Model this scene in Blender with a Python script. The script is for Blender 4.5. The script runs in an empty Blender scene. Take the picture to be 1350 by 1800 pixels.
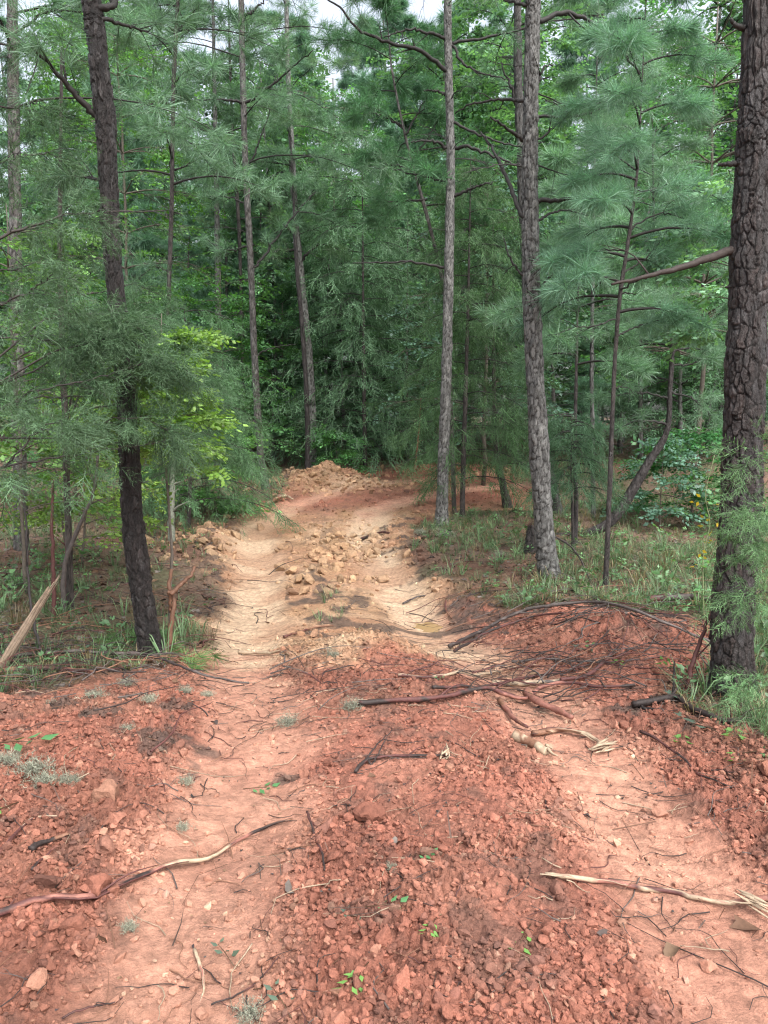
import bpy, math
import numpy as np
from math import radians as rad
S = bpy.context.scene
COL = S.collection

# ------------------------------------------------------------------ camera, sky, sun, exposure
CAM = np.array([0.0, 0.0, 1.6]); PITCH = rad(6.7); FPX = 1352.0
cd = bpy.data.cameras.new('camera'); cam = bpy.data.objects.new('camera', cd); COL.objects.link(cam)
cam.location = CAM; cam.rotation_euler = (rad(90) - PITCH, 0, 0)
cd.sensor_fit = 'VERTICAL'; cd.sensor_height = 24.0; cd.lens = 24.0 * FPX / 1800.0
cd.clip_start = 0.05; cd.clip_end = 600
S.camera = cam
SUN_EL, SUN_AZ = rad(52), rad(150)
w = bpy.data.worlds.new('World'); S.world = w; w.use_nodes = True
nt = w.node_tree; nt.nodes.clear()
sky = nt.nodes.new('ShaderNodeTexSky'); sky.sky_type = 'NISHITA'; sky.sun_disc = False
sky.sun_elevation = SUN_EL; sky.sun_rotation = SUN_AZ
sky.air_density = 1.0; sky.dust_density = 5.0; sky.ozone_density = 1.0
hs = nt.nodes.new('ShaderNodeHueSaturation'); hs.inputs['Saturation'].default_value = 0.42; hs.inputs['Value'].default_value = 1.0
bg = nt.nodes.new('ShaderNodeBackground'); bg.inputs['Strength'].default_value = 0.15
wo = nt.nodes.new('ShaderNodeOutputWorld')
nt.links.new(sky.outputs[0], hs.inputs['Color']); nt.links.new(hs.outputs[0], bg.inputs[0]); nt.links.new(bg.outputs[0], wo.inputs[0])
sl = bpy.data.lights.new('sun', 'SUN'); sl.energy = .75; sl.angle = rad(45); sl.color = (1, 0.97, 0.93)
so = bpy.data.objects.new('sun', sl); COL.objects.link(so)
so.rotation_euler = (rad(90) - SUN_EL, 0, math.pi - SUN_AZ)
S.view_settings.view_transform = 'Standard'; S.view_settings.look = 'None'
S.view_settings.gamma = 1.0; S.view_settings.exposure = 1.66
S.cycles.max_bounces = 6; S.cycles.diffuse_bounces = 4; S.cycles.glossy_bounces = 2; S.cycles.transmission_bounces = 4
S.cycles.denoising_prefilter = 'NONE'; S.cycles.sample_clamp_indirect = 3.0; S.cycles.filter_width = 1.2
S.cycles.caustics_reflective = False; S.cycles.caustics_refractive = False

# ------------------------------------------------------------------ maths helpers
def rg(s): return np.random.default_rng(s)
R0 = rg(7)
def h2(ix, iy, s):
    a = (ix.astype(np.int64) * 374761393 + iy.astype(np.int64) * 668265263 + s * 1442695041) & 0xffffffff
    a = ((a ^ (a >> 13)) * 1274126177) & 0xffffffff
    a = ((a ^ (a >> 16)) * 2246822519) & 0xffffffff
    return ((a ^ (a >> 15)) & 0xffffff) / 16777216.0
def vn(x, y, s=0):
    x = np.asarray(x, float); y = np.asarray(y, float)
    ix = np.floor(x); iy = np.floor(y); fx = x - ix; fy = y - iy
    fx = fx * fx * (3 - 2 * fx); fy = fy * fy * (3 - 2 * fy)
    a = h2(ix, iy, s); b = h2(ix + 1, iy, s); c = h2(ix, iy + 1, s); d = h2(ix + 1, iy + 1, s)
    return (a + (b - a) * fx) * (1 - fy) + (c + (d - c) * fx) * fy
def fbm(x, y, o=4, s=0):
    t = 0; a = .5; n = 0
    for i in range(o):
        t = t + a * vn(x * 2 ** i + 13.7 * i, y * 2 ** i - 7.1 * i, s + i); n += a; a *= .5
    return t / n
def worley(x, y, s=0, wrap=None):
    ix = np.floor(x); iy = np.floor(y)
    F1 = np.full(x.shape, 9.0); F2 = np.full(x.shape, 9.0); ID = np.zeros(x.shape)
    for dx in (-1, 0, 1):
        for dy in (-1, 0, 1):
            cx = ix + dx; cy = iy + dy; hx = np.mod(cx, wrap) if wrap else cx
            px = cx + .1 + .8 * h2(hx, cy, s); py = cy + .1 + .8 * h2(hx, cy, s + 5)
            d = np.hypot(px - x, py - y); r = h2(hx, cy, s + 9)
            n = d < F1
            F2 = np.where(n, F1, np.minimum(F2, d)); ID = np.where(n, r, ID); F1 = np.where(n, d, F1)
    return F1, F2, ID
def ss(a, b, x): t = np.clip((x - a) / (b - a), 0, 1); return t * t * (3 - 2 * t)
def itp(x, t): t = np.array(t, float); return np.interp(x, t[:, 0], t[:, 1])
def gauss(x, y, cx, cy, sx, sy): return np.exp(-((x - cx) / sx) ** 2 - ((y - cy) / sy) ** 2)

# ------------------------------------------------------------------ lie of the land (all in metres, x right, y ahead)
ROAD = np.array([(.25, -14), (.25, 0), (.22, 3), (.08, 4.2), (-.25, 5.6), (-.45, 7.2), (-.78, 9.3), (-1.15, 11.6), (-.95, 13.6), (.2, 15.6), (1.9, 17.0), (4.2, 18.2), (8, 20), (16, 23)])
def road(x, y):
    best = np.full(np.shape(x), 1e9); sd = np.zeros(np.shape(x))
    for (ax, ay), (bx, by) in zip(ROAD[:-1], ROAD[1:]):
        dx, dy = bx - ax, by - ay; L = dx * dx + dy * dy
        t = np.clip(((x - ax) * dx + (y - ay) * dy) / L, 0, 1)
        ex = x - ax - t * dx; ey = y - ay - t * dy; d = np.hypot(ex, ey)
        sg = np.sign(ex * dy - ey * dx)
        n = d < best; best = np.where(n, d, best); sd = np.where(n, d * sg, sd)
    return sd
def smask(x, y):      # bare soil
    n = (fbm(x * 1.3, y * 1.3, 4, 3) - .5) * 1.3 * (.35 + .03 * y)
    xl = itp(y, [(0, -7), (2.8, -6), (3.6, -3.3), (4.3, -2.0), (5, -1.5), (6, -1.55), (8, -1.85), (10, -2.3), (12, -2.5), (14, -2.3), (15.6, -1.9), (17.5, -2.0), (19, -1)])
    xr = itp(y, [(0, 7), (2.4, 5), (3.0, 3.0), (3.9, 1.65), (4.6, 1.9), (5.2, 2.7), (6.3, 2.6), (7, 1.15), (8, .7), (10, .42), (12, .5), (13.3, 1.2), (14.3, 4), (15.5, 9), (30, 20)])
    yt = itp(x, [(-4, 13), (-2.5, 17.8), (0, 18.4), (2, 20), (6, 22.5), (14, 25)])
    a = ss(-.12, .16, x - xl + n) * ss(-.12, .16, xr - x + n * .8) * ss(-.3, .5, yt - y + n)
    return a * (1 - ss(2.6, 3.6, x + n) * ss(9, 11, y))
def Hs(x, y):
    x = np.asarray(x, float); y = np.asarray(y, float)
    sd = road(x, y); ad = np.abs(sd)
    pr = itp(y, [(-10, .1), (4.3, 0), (5.2, -.07), (6.4, -.24), (7.4, -.33), (8.2, -.33), (9.4, -.22), (12, -.06), (15, .18), (22, .6), (32, 1.0), (70, 1.8)])
    po = itp(y, [(-10, .1), (4.5, .0), (8, -.05), (12, .02), (15, .18), (22, .55), (32, 1.0), (70, 1.8)])
    k = ss(1.1, 2.2, ad)
    z = pr * (1 - k) + po * k
    near = ss(6.4, 5.4, y)
    tr = np.exp(-((ad - .80) / .25) ** 4)
    z = z - .035 * tr * near - .05 * tr * (1 - near) * ss(14, 11, y)
    z = z + .035 * np.exp(-(ad / .4) ** 2) * near + .05 * np.exp(-(ad / .35) ** 2) * ss(6, 7.5, y) * ss(12, 10, y)
    z = z + .06 * np.exp(-((ad - 1.35) / .26) ** 2) * ss(6.6, 8, y) * ss(14.5, 12, y) * (.4 + 1.2 * fbm(x * 2, y * 2, 2, 8))
    # heaps
    z = z + .13 * gauss(x, y, -2.0, 3.5, .95, .75) + .08 * gauss(x, y, -1.6, 2.5, .5, .8)
    z = z + .16 * gauss(x, y, 1.75, 5.7, .6, .45) * (.35 + 1.2 * fbm(x * 3.5, y * 3.5, 4, 14)) + .05 * gauss(x, y, 1.9, 3.3, .35, .7)
    z = z + .13 * gauss(x, y, -.10, 5.55, .30, .30) + .05 * gauss(x, y, -1.2, 4.6, .4, .3)
    z = z + (.36 * gauss(x, y, -1.25, 16.6, .8, .6) + .22 * gauss(x, y, -2.0, 15.9, .6, .5) + .16 * gauss(x, y, 1.2, 18.6, 1.4, .5)) * (.3 + 1.4 * fbm(x * 2.6, y * 2.6, 4, 4))
    z = z + .14 * gauss(x, y, -2.5, 10.6, .3, .9)
    z = z + (fbm(x * .5, y * .5, 3, 11) - .5) * .10 * ss(1.2, 3, ad) + (fbm(x * .12, y * .12, 2, 12) - .5) * .8 * ss(6, 16, ad)
    z = z - .45 * gauss(x, y, 8, 13, 4.5, 4) - .055 * gauss(x, y, .50, 7.35, .20, .30)
    z = z + (fbm(x * 2.1, y * 2.1, 3, 21) - .5) * .05
    return z
def at(px, py, Y):
    u = (px - 675) / FPX; v = (900 - py) / FPX; c, s = math.cos(PITCH), math.sin(PITCH)
    d = np.array([u, c + v * s, -s + v * c]); return CAM + d * (Y / d[1])
def hit(px, py, lift=0.0):
    ys = np.concatenate([np.linspace(1.2, 12, 700), np.linspace(12.05, 40, 500)])
    u = (px - 675) / FPX; v = (900 - py) / FPX; c, s = math.cos(PITCH), math.sin(PITCH)
    d = np.array([u, c + v * s, -s + v * c])
    t = ys / d[1]; X = t * d[0]; Z = CAM[2] + t * d[2]; g = Hs(X, ys)
    i = np.argmax(Z <= g) if (Z <= g).any() else len(ys) - 1
    return np.array([X[i], ys[i], g[i] + lift])
def depth(Y, py=900):
    v = (900 - py) / FPX; return Y / (math.cos(PITCH) + v * math.sin(PITCH))

# ------------------------------------------------------------------ mesh builder
class Geo:
    def __init__(s): s.v = []; s.f = []; s.c = []; s.n = 0
    def add(s, v, f, col):
        v = np.asarray(v, float).reshape(-1, 3); f = np.asarray(f, np.int64)
        c = np.asarray(col, float)
        if c.ndim == 1: c = np.tile(c, (len(v), 1))
        s.v.append(v); s.c.append(c); s.f.append(f + s.n); s.n += len(v); return s
def mesh(name, g, mat, smooth=True, origin=(0, 0, 0)):
    me = bpy.data.meshes.new(name)
    v = np.concatenate(g.v) - np.asarray(origin, float); c = np.concatenate(g.c)
    f3 = [f for f in g.f if f.shape[1] == 3]; f4 = [f for f in g.f if f.shape[1] == 4]
    loops = np.concatenate([f.ravel() for f in f3 + f4])
    n3 = sum(len(f) for f in f3); n4 = sum(len(f) for f in f4)
    st = np.concatenate([np.arange(n3) * 3, n3 * 3 + np.arange(n4) * 4])
    me.vertices.add(len(v)); me.loops.add(len(loops)); me.polygons.add(n3 + n4)
    me.vertices.foreach_set('co', v.ravel().astype(np.float32))
    me.loops.foreach_set('vertex_index', loops.astype(np.int32))
    me.polygons.foreach_set('loop_start', st.astype(np.int32))
    me.polygons.foreach_set('use_smooth', np.full(n3 + n4, smooth))
    a = me.color_attributes.new('Col', 'FLOAT_COLOR', 'POINT')
    a.data.foreach_set('color', np.concatenate([c, np.ones((len(c), 1))], 1).ravel().astype(np.float32))
    me.update(calc_edges=True)
    me.materials.append(mat)
    return me
def link(name, me, parent=None, loc=(0, 0, 0)):
    o = bpy.data.objects.new(name, me); COL.objects.link(o)
    o.location = loc
    if parent is not None: o.parent = parent
    return o
def tag(o, label=None, cat=None, group=None, kind=None):
    if label: o['label'] = label
    if cat: o['category'] = cat
    if group: o['group'] = group
    if kind: o['kind'] = kind
    return o
def thing(name, label, cat, loc, group=None):
    o = bpy.data.objects.new(name, None); COL.objects.link(o); o.location = loc; o.empty_display_size = .1
    return tag(o, label, cat, group)
def single(name, g, mat, label, cat, group=None, smooth=True, kind=None):
    v = np.concatenate(g.v); b = np.array([v[:, 0].mean(), v[:, 1].mean(), v[:, 2].min()])
    return tag(link(name, mesh(name, g, mat, smooth, b), None, b), label, cat, group, kind)

def spline(P, n):
    P = np.asarray(P, float)
    if len(P) < 3:
        t = np.linspace(0, 1, n)[:, None]; return P[0] * (1 - t) + P[-1] * t
    d = np.concatenate([[0], np.cumsum(np.linalg.norm(np.diff(P, axis=0), axis=1))]); d /= d[-1]
    Q = np.vstack([2 * P[0] - P[1], P, 2 * P[-1] - P[-2]])
    out = []
    for t in np.linspace(0, 1, n):
        i = min(int(np.searchsorted(d, t, 'right')) - 1, len(P) - 2); i = max(i, 0)
        u = (t - d[i]) / max(d[i + 1] - d[i], 1e-9)
        a, b, c, e = Q[i], Q[i + 1], Q[i + 2], Q[i + 3]
        out.append(.5 * (2 * b + (c - a) * u + (2 * a - 5 * b + 4 * c - e) * u * u + (3 * b - a - 3 * c + e) * u ** 3))
    return np.array(out)
def frames(P):
    T = np.gradient(P, axis=0); T /= np.linalg.norm(T, axis=1)[:, None] + 1e-12
    a = np.array([0, 0, 1.0]) if abs(T[0, 2]) < .8 else np.array([1.0, 0, 0])
    N = np.zeros_like(P); n = np.cross(T[0], np.cross(a, T[0])); N[0] = n / np.linalg.norm(n)
    for i in range(1, len(P)):
        n = N[i - 1] - T[i] * (N[i - 1] @ T[i]); N[i] = n / (np.linalg.norm(n) + 1e-12)
    return T, N, np.cross(T, N)
def tube(g, P, r, k, col, cap=True, disp=None):
    P = np.asarray(P, float); n = len(P); r = np.broadcast_to(np.asarray(r, float), (n,))
    T, N, B = frames(P)
    th = np.arange(k) * 2 * np.pi / k
    rr = r[:, None] * np.ones(k) if disp is None else r[:, None] + disp
    V = P[:, None] + rr[..., None] * (np.cos(th)[None, :, None] * N[:, None] + np.sin(th)[None, :, None] * B[:, None])
    i = np.arange(n - 1)[:, None] * k; j = np.arange(k)[None]; j2 = (j + 1) % k
    F = np.stack([i + j, i + j2, i + k + j2, i + k + j], -1).reshape(-1, 4)
    c = np.asarray(col, float)
    if c.ndim == 1: c = np.tile(c, (n * k, 1))
    elif c.shape[0] == n: c = np.repeat(c, k, 0)
    m = g.n
    g.add(V.reshape(-1, 3), F, c)
    if cap:
        for q, idx in ((0, 0), (n - 1, 1)):
            e = P[q]; ring = m + q * k + np.arange(k)
            f = np.stack([ring, np.roll(ring, -1), np.full(k, g.n)], 1)
            if q == 0: f = f[:, ::-1]
            cc = c[q * k]
            g.v.append(e[None]); g.c.append(cc[None]); g.n += 1; g.f.append(f)
    return V
def basis(d, up, rng, roll=0.4):   # rows x=d, z~up
    d = d / np.linalg.norm(d, axis=1)[:, None]
    up = up + rng.normal(0, roll, d.shape)
    y = np.cross(up, d); y /= np.linalg.norm(y, axis=1)[:, None] + 1e-9
    z = np.cross(d, y)
    return np.stack([d, y, z], 1)      # (N,3 axes,3)
def inst(g, tmpl, O, B, sc, col, rng, cvar=.18):
    """tmpl=(V,F,shade) ; instance at O with basis rows B"""
    V, F, sh = tmpl; N = len(O)
    if N == 0: return
    W = O[:, None] + np.einsum('vi,nij->nvj', V, B) * np.asarray(sc)[:, None, None]
    FF = (F[None] + (np.arange(N) * len(V))[:, None, None]).reshape(-1, F.shape[1])
    col = np.asarray(col, float); col = col if col.ndim == 2 else np.tile(col, (N, 1))
    k = np.exp(rng.normal(0, cvar, (N, 1)))
    c = (col * k)[:, None, :] * sh[None, :, None]
    g.add(W.reshape(-1, 3), FF, c.reshape(-1, 3))

# ------------------------------------------------------------------ foliage templates (x = growing direction)
def blade(base, tip, w, side, droop=0):
    a = base - side * w / 2; b = base + side * w / 2; return [a, b, tip]
def t_tuft(n, L, wd, seed, cone=1.0, bent=.1):
    r = rg(seed); V = []; F = []; sh = []
    for i in range(n):
        d = np.array([1.0, 0, 0]) * cone + r.normal(0, .62, 3); d /= np.linalg.norm(d)
        b = np.array([-r.uniform(0, .55) * L * .8, 0, 0]); l = L * r.uniform(.75, 1.1)
        s = np.cross(d, r.normal(0, 1, 3)); s /= np.linalg.norm(s)
        m = b + d * l * .55; t = b + d * l + np.array([0, 0, -bent * l * r.uniform(.3, 1.4)])
        k = len(V); V += [b - s * wd * .3, b + s * wd * .3, m + s * wd / 2, m - s * wd / 2, t]
        F += [(k, k + 1, k + 2), (k, k + 2, k + 3), (k + 3, k + 2, k + 4)]; q = r.uniform(.65, 1.35); sh += [q] * 5
    return np.array(V), np.array(F), np.array(sh)
def t_cedar(L, wd, seed, step=.011, sub=True):
    r = rg(seed); V = []; F = []; sh = []
    def tri(b, t, wv, q):
        d = t - b; s = np.cross(d, np.array([0, 0, 1.0]) + r.normal(0, .7, 3)); s /= np.linalg.norm(s) + 1e-9
        k = len(V); V.extend([b - s * wv / 2, b + s * wv / 2, t]); F.append((k, k + 1, k + 2)); sh.extend([q] * 3)
    n = int(L / step); sg = 1
    tri(np.zeros(3), np.array([L, 0, -.15 * L]), wd * 1.2, .6)
    for i in range(1, n):
        t = i / n; sg = -sg; p = np.array([L * t, 0, -.15 * L * t * t]); l = L * (.62 * (1 - t) + .12) * r.uniform(.7, 1.2)
        a = rad(r.uniform(28, 52)) * sg; ph = r.normal(0, .5)
        d = np.array([math.cos(a), math.sin(a) * math.cos(ph), math.sin(a) * math.sin(ph)])
        q = r.uniform(.75, 1.3); e = p + d * l; tri(p, e, wd, q)
        if sub:
            m = max(2, int(l / step / 1.1))
            for j in range(1, m + 1):
                u = j / (m + 1); pp = p + d * l * u; dd = d + r.normal(0, .55, 3); dd /= np.linalg.norm(dd)
                tri(pp, pp + dd * l * .32 * r.uniform(.6, 1.3), wd * .9, q * r.uniform(.8, 1.25))
    return np.array(V), np.array(F), np.array(sh)
def t_leaves(n, L, ls, seed, wide=.62):
    r = rg(seed); V = []; F = []; sh = []
    for i in range(n):
        t = (i + .5) / n; p = np.array([L * t, 0, -.1 * L * t]); a = (1 if i % 2 else -1) * rad(r.uniform(30, 75))
        d = np.array([math.cos(a), math.sin(a), r.normal(-.15, .3)]); d /= np.linalg.norm(d)
        s = np.cross(d, np.array([0, 0, 1.0]) + r.normal(0, .35, 3)); s /= np.linalg.norm(s); nn = np.cross(s, d)
        l = ls * r.uniform(.6, 1.15); wv = l * wide * .5; p = p + d * .015
        k = len(V)
        V += [p, p + d * l * .4 + s * wv - nn * l * .05, p + d * l, p + d * l * .4 - s * wv - nn * l * .05]
        F += [(k, k + 1, k + 2), (k, k + 2, k + 3)]; sh += [r.uniform(.7, 1.35)] * 4
    return np.array(V), np.array(F), np.array(sh)
TUFT_N = [t_tuft(64, .17, .0032, i, .55) for i in range(3)]
TUFT_M = [t_tuft(58, .20, .0046, 10 + i, .6) for i in range(3)]
TUFT_F = [t_tuft(38, .25, .0095, 20 + i, .7) for i in range(3)]
CED_N = [t_cedar(.15, .0032, 30 + i) for i in range(3)]
CED_M = [t_cedar(.26, .0070, 40 + i, .026) for i in range(3)]
CED_F = [t_cedar(.42, .016, 50 + i, .06) for i in range(3)]
LF_N = [t_leaves(9, .24, .075, 60 + i) for i in range(3)]
LF_M = [t_leaves(9, .34, .095, 70 + i) for i in range(3)]
LF_F = [t_leaves(9, .50, .14, 80 + i) for i in range(3)]
def scatter(g, T, O, D, col, rng, sc=1.0, roll=.4, svar=.2, cvar=.18):
    O = np.asarray(O, float); D = np.asarray(D, float)
    if len(O) == 0: return
    up = np.tile([0, 0, 1.0], (len(O), 1)); B = basis(D, up, rng, roll)
    s = sc * np.exp(rng.normal(0, svar, len(O))); ch = rng.integers(0, len(T), len(O))
    col = np.asarray(col, float); col = col if col.ndim == 2 else np.tile(col, (len(O), 1))
    for q in range(len(T)):
        m = ch == q; inst(g, T[q], O[m], B[m], s[m], col[m], rng, cvar)

# ------------------------------------------------------------------ materials
def mat_new(name):
    m = bpy.data.materials.new(name); m.use_nodes = True; n = m.node_tree; n.nodes.clear()
    out = n.nodes.new('ShaderNodeOutputMaterial'); return m, n, out
def N(n, t, **kw):
    x = n.nodes.new(t)
    for k, v in kw.items(): setattr(x, k, v)
    return x
def col_mat(name, rough=.8, spec=.3, nscale=8, lo=.75, hi=1.25, bump=.0, bscale=40, stretch=(1, 1, 1), var=0.0, bdist=.01, cell=None):
    m, n, out = mat_new(name); L = n.links.new
    at_ = N(n, 'ShaderNodeAttribute', attribute_name='Col')
    tc = N(n, 'ShaderNodeTexCoord'); mp = N(n, 'ShaderNodeMapping'); mp.inputs['Scale'].default_value = stretch
    L(tc.outputs['Object'], mp.inputs[0])
    no = N(n, 'ShaderNodeTexNoise'); no.inputs['Scale'].default_value = nscale; no.inputs['Detail'].default_value = 5; no.inputs['Roughness'].default_value = .65
    L(mp.outputs[0], no.inputs['Vector'])
    mr = N(n, 'ShaderNodeMapRange'); mr.inputs['From Min'].default_value = .3; mr.inputs['From Max'].default_value = .7
    mr.inputs['To Min'].default_value = lo; mr.inputs['To Max'].default_value = hi; L(no.outputs[0], mr.inputs[0])
    mu = N(n, 'ShaderNodeVectorMath', operation='SCALE'); L(at_.outputs['Color'], mu.inputs[0]); L(mr.outputs[0], mu.inputs['Scale'])
    b = N(n, 'ShaderNodeBsdfPrincipled'); L(mu.outputs[0], b.inputs['Base Color'])
    b.inputs['Roughness'].default_value = rough; b.inputs['Specular IOR Level'].default_value = spec
    if bump:
        n2 = N(n, 'ShaderNodeTexNoise'); n2.inputs['Scale'].default_value = bscale; n2.inputs['Detail'].default_value = 6; n2.inputs['Roughness'].default_value = .7
        L(mp.outputs[0], n2.inputs['Vector'])
        bp = N(n, 'ShaderNodeBump'); bp.inputs['Strength'].default_value = bump; bp.inputs['Distance'].default_value = bdist
        src = n2.outputs[0]
        if cell:
            vo = N(n, 'ShaderNodeTexVoronoi', feature='DISTANCE_TO_EDGE'); vo.inputs['Scale'].default_value = cell
            ad = N(n, 'ShaderNodeVectorMath', operation='MULTIPLY_ADD'); ad.inputs[1].default_value = (.06, .06, .06)
            L(n2.outputs['Color'], ad.inputs[0]); L(mp.outputs[0], ad.inputs[2]); L(ad.outputs[0], vo.inputs['Vector'])
            m2 = N(n, 'ShaderNodeMapRange'); m2.inputs['From Max'].default_value = .25; L(vo.outputs[0], m2.inputs[0])
            a2 = N(n, 'ShaderNodeMath', operation='ADD'); L(m2.outputs[0], a2.inputs[0]); L(n2.outputs[0], a2.inputs[1]); src = a2.outputs[0]
        L(src, bp.inputs['Height']); L(bp.outputs[0], b.inputs['Normal'])
    L(b.outputs[0], out.inputs[0]); return m
def leaf_mat(name, trans=.35, rough=.5, spec=.4, tint=(1.0, 1.25, .6)):
    m, n, out = mat_new(name); L = n.links.new
    at_ = N(n, 'ShaderNodeAttribute', attribute_name='Col'); oi = N(n, 'ShaderNodeObjectInfo')
    mr = N(n, 'ShaderNodeMapRange'); mr.inputs['To Min'].default_value = .88; mr.inputs['To Max'].default_value = 1.14; L(oi.outputs['Random'], mr.inputs[0])
    mu = N(n, 'ShaderNodeVectorMath', operation='SCALE'); L(at_.outputs['Color'], mu.inputs[0]); L(mr.outputs[0], mu.inputs['Scale'])
    b = N(n, 'ShaderNodeBsdfPrincipled'); L(mu.outputs[0], b.inputs['Base Color']); b.inputs['Roughness'].default_value = rough; b.inputs['Specular IOR Level'].default_value = spec
    t = N(n, 'ShaderNodeBsdfTranslucent'); m2 = N(n, 'ShaderNodeVectorMath', operation='MULTIPLY'); L(mu.outputs[0], m2.inputs[0]); m2.inputs[1].default_value = tint
    L(m2.outputs[0], t.inputs[0]); mx = N(n, 'ShaderNodeMixShader'); mx.inputs[0].default_value = trans
    L(b.outputs[0], mx.inputs[1]); L(t.outputs[0], mx.inputs[2]); L(mx.outputs[0], out.inputs[0]); return m
M_SOIL = col_mat('clay soil', rough=.85, spec=.25, nscale=28, lo=.66, hi=1.3, bump=1.0, bscale=85, bdist=.014)
M_CLOD = col_mat('clay clods', rough=.9, spec=.2, nscale=45, lo=.75, hi=1.2, bump=.8, bscale=160, bdist=.006)
M_BARK = col_mat('pine bark', rough=.6, spec=.4, nscale=24, lo=.4, hi=1.75, bump=1.0, bscale=55, bdist=.012, stretch=(1, 1, .35), cell=11)
M_BARKN = col_mat('old pine bark', rough=.5, spec=.5, nscale=34, lo=.4, hi=1.8, bump=1.0, bscale=80, bdist=.012, stretch=(1, 1, .28), cell=16)
M_TWIG = col_mat('twig bark', rough=.7, spec=.3, nscale=30, lo=.7, hi=1.3, bump=.6, bscale=90, bdist=.004)
M_WOOD = col_mat('torn wood', rough=.62, spec=.35, nscale=34, lo=.68, hi=1.3, bump=.7, bscale=110, bdist=.004)
M_NEED = leaf_mat('pine needles', .38, .42, .5, (1.0, 1.2, .7))
M_CED = leaf_mat('cedar sprays', .32, .55, .35, (1.0, 1.2, .7))
M_LEAF = leaf_mat('broad leaves', .42, .42, .5, (1.15, 1.3, .5))
M_GRASS = leaf_mat('grass blades', .3, .5, .35, (1.1, 1.2, .6))
M_DRY = col_mat('dry litter', rough=.75, spec=.25, nscale=60, lo=.8, hi=1.2)
M_LICH = leaf_mat('lichen', .15, .8, .15, (1, 1, 1))

# ------------------------------------------------------------------ ground sheet
RED = np.array([.240, .098, .067]); ORG = np.array([.40, .210, .145]); YEL = np.array([.42, .28, .165]); PALE = np.array([.46, .33, .225])
LIT = np.array([.125, .085, .062]); DRK = np.array([.062, .046, .038]); MOS = np.array([.085, .10, .05])
def soilcol(x, y, jit=0):
    """true colour of the earth by place: red clay near, ochre subsoil beyond, brown litter in the wood"""
    sd = road(x, y); ad = np.abs(sd); b = smask(x, y)
    tr = np.exp(-((ad - .80 + .12 * (vn(x * 1.2, y * 1.2, 39) - .5)) / .30) ** 4)
    n = fbm(x * 3, y * 3, 4, 31); n2 = fbm(x * .9, y * .9, 3, 32)
    yel = ss(1.25, .75, sd - .5 * ss(7, 9, y) - 9 * ss(12.5, 14, y)) * ss(4.7, 5.7, y + (n - .5) * 1.3 + .5 * (sd + .4) * (sd < 0)) * ss(14.6, 12.4, y - x * .25 + (n - .5) * 2)
    yel = np.clip(yel + .95 * gauss(x, y, -1.4, 16.3, 1.3, 1.2) * (n2 > .3) + .4 * gauss(x, y, .5, 16.4, 1.2, .5), 0, 1)
    red = RED + (ORG - RED) * np.clip(tr * .95 + (n - .5) * 1.2 + .02, 0, 1)[..., None]
    red = red * (1 + (n2 - .5)[..., None] * .5) * (.72 + .56 * fbm(x * 11, y * 11, 4, 42))[..., None]
    br = ss(.50, .66, fbm(x * 1.7, y * 1.7, 4, 35)) * .34 * (1 - .7 * tr)
    red = red * (1 - br[..., None]) + np.array([.15, .072, .048]) * br[..., None]
    yd = np.array([.30, .18, .105]); ye = yd + (PALE - yd) * np.clip(tr * 1.05 + (n - .5) * 1.3 + .12, 0, 1)[..., None]
    rb = ss(.5, .66, fbm(x * 1.2, y * 1.2 + 4, 3, 37)) * .55
    ye = ye * (1 - rb[..., None]) + np.array([.29, .15, .09]) * rb[..., None]
    c = red * (1 - yel[..., None]) + ye * yel[..., None]
    # organic topsoil smeared over the clay
    k = ss(6.1, 7.0, y) * ss(9.4, 8.2, y) * np.exp(-(ad / .36) ** 4) * .62
    k = k + ss(7.0, 8.2, y) * ss(13, 10.6, y) * np.exp(-((sd - 1.38) / .30) ** 2) * .62
    k = k + ss(6.6, 7.6, y) * ss(11.5, 10, y) * np.exp(-((sd + 1.42) / .2) ** 2) * .45
    k = k + gauss(x, y, 1.35, 4.15, .3, .25) * .7 + gauss(x, y, -.7, 3.6, .35, .25) * .35
    k = k + gauss(x, y, .75, 6.9, .6, .3) * .9 + gauss(x, y, 1.05, 7.8, .35, .8) * .45 + gauss(x, y, 1.8, 5.9, .9, .3) * .35 + gauss(x, y, -2.2, 4.1, .8, .25) * .4
    nk = fbm(x * 4.5, y * 4.5, 5, 33); k = ss(.30, .62, k * .75 + (nk - .5) * 2.6 * (k > .04)) * .8
    dk = ss(.60, .70, fbm(x * 7, y * 7, 4, 38)) * .4 * ss(1.2, .3, k) * (1 - .8 * tr); k = np.clip(k + dk, 0, .92)
    c = c * (1 - k[..., None]) + DRK * 1.15 * k[..., None]
    li = LIT * (1 + (n2 - .5)[..., None] * .8); gm = ss(.5, .64, fbm(x * 1.1, y * 1.1, 4, 34))[..., None] * .6
    li = li * (1 - gm) + MOS * gm
    rs = ss(.55, .7, fbm(x * .7 + 5, y * .7, 3, 36))[..., None] * .5
    li = li * (1 - rs) + np.array([.14, .065, .045]) * rs
    return c * b[..., None] + li * (1 - b)[..., None]
def loose(x, y):
    sd = road(x, y); ad = np.abs(sd)
    tr = np.exp(-((ad - .80 + .12 * (vn(x * 1.2, y * 1.2, 39) - .5)) / .32) ** 6)
    l = smask(x, y) * (1 - .95 * tr) * (.45 + 1.0 * ss(.36, .56, fbm(x * 1.5, y * 1.5, 3, 41)))
    l = l * (1 - .75 * ss(2.0, .6, ad) * ss(6.3, 7.2, y) * ss(12.5, 11, y)) + .6 * ss(6.3, 7.2, y) * np.exp(-((ad - 1.35) / .2) ** 2) * ss(14, 12, y)
    l = l + .7 * gauss(x, y, -1.2, 16.5, 1.2, .9) + .5 * gauss(x, y, -.7, 10.5, .4, 1.2)
    return np.clip(l, 0, 1.2)
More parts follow.
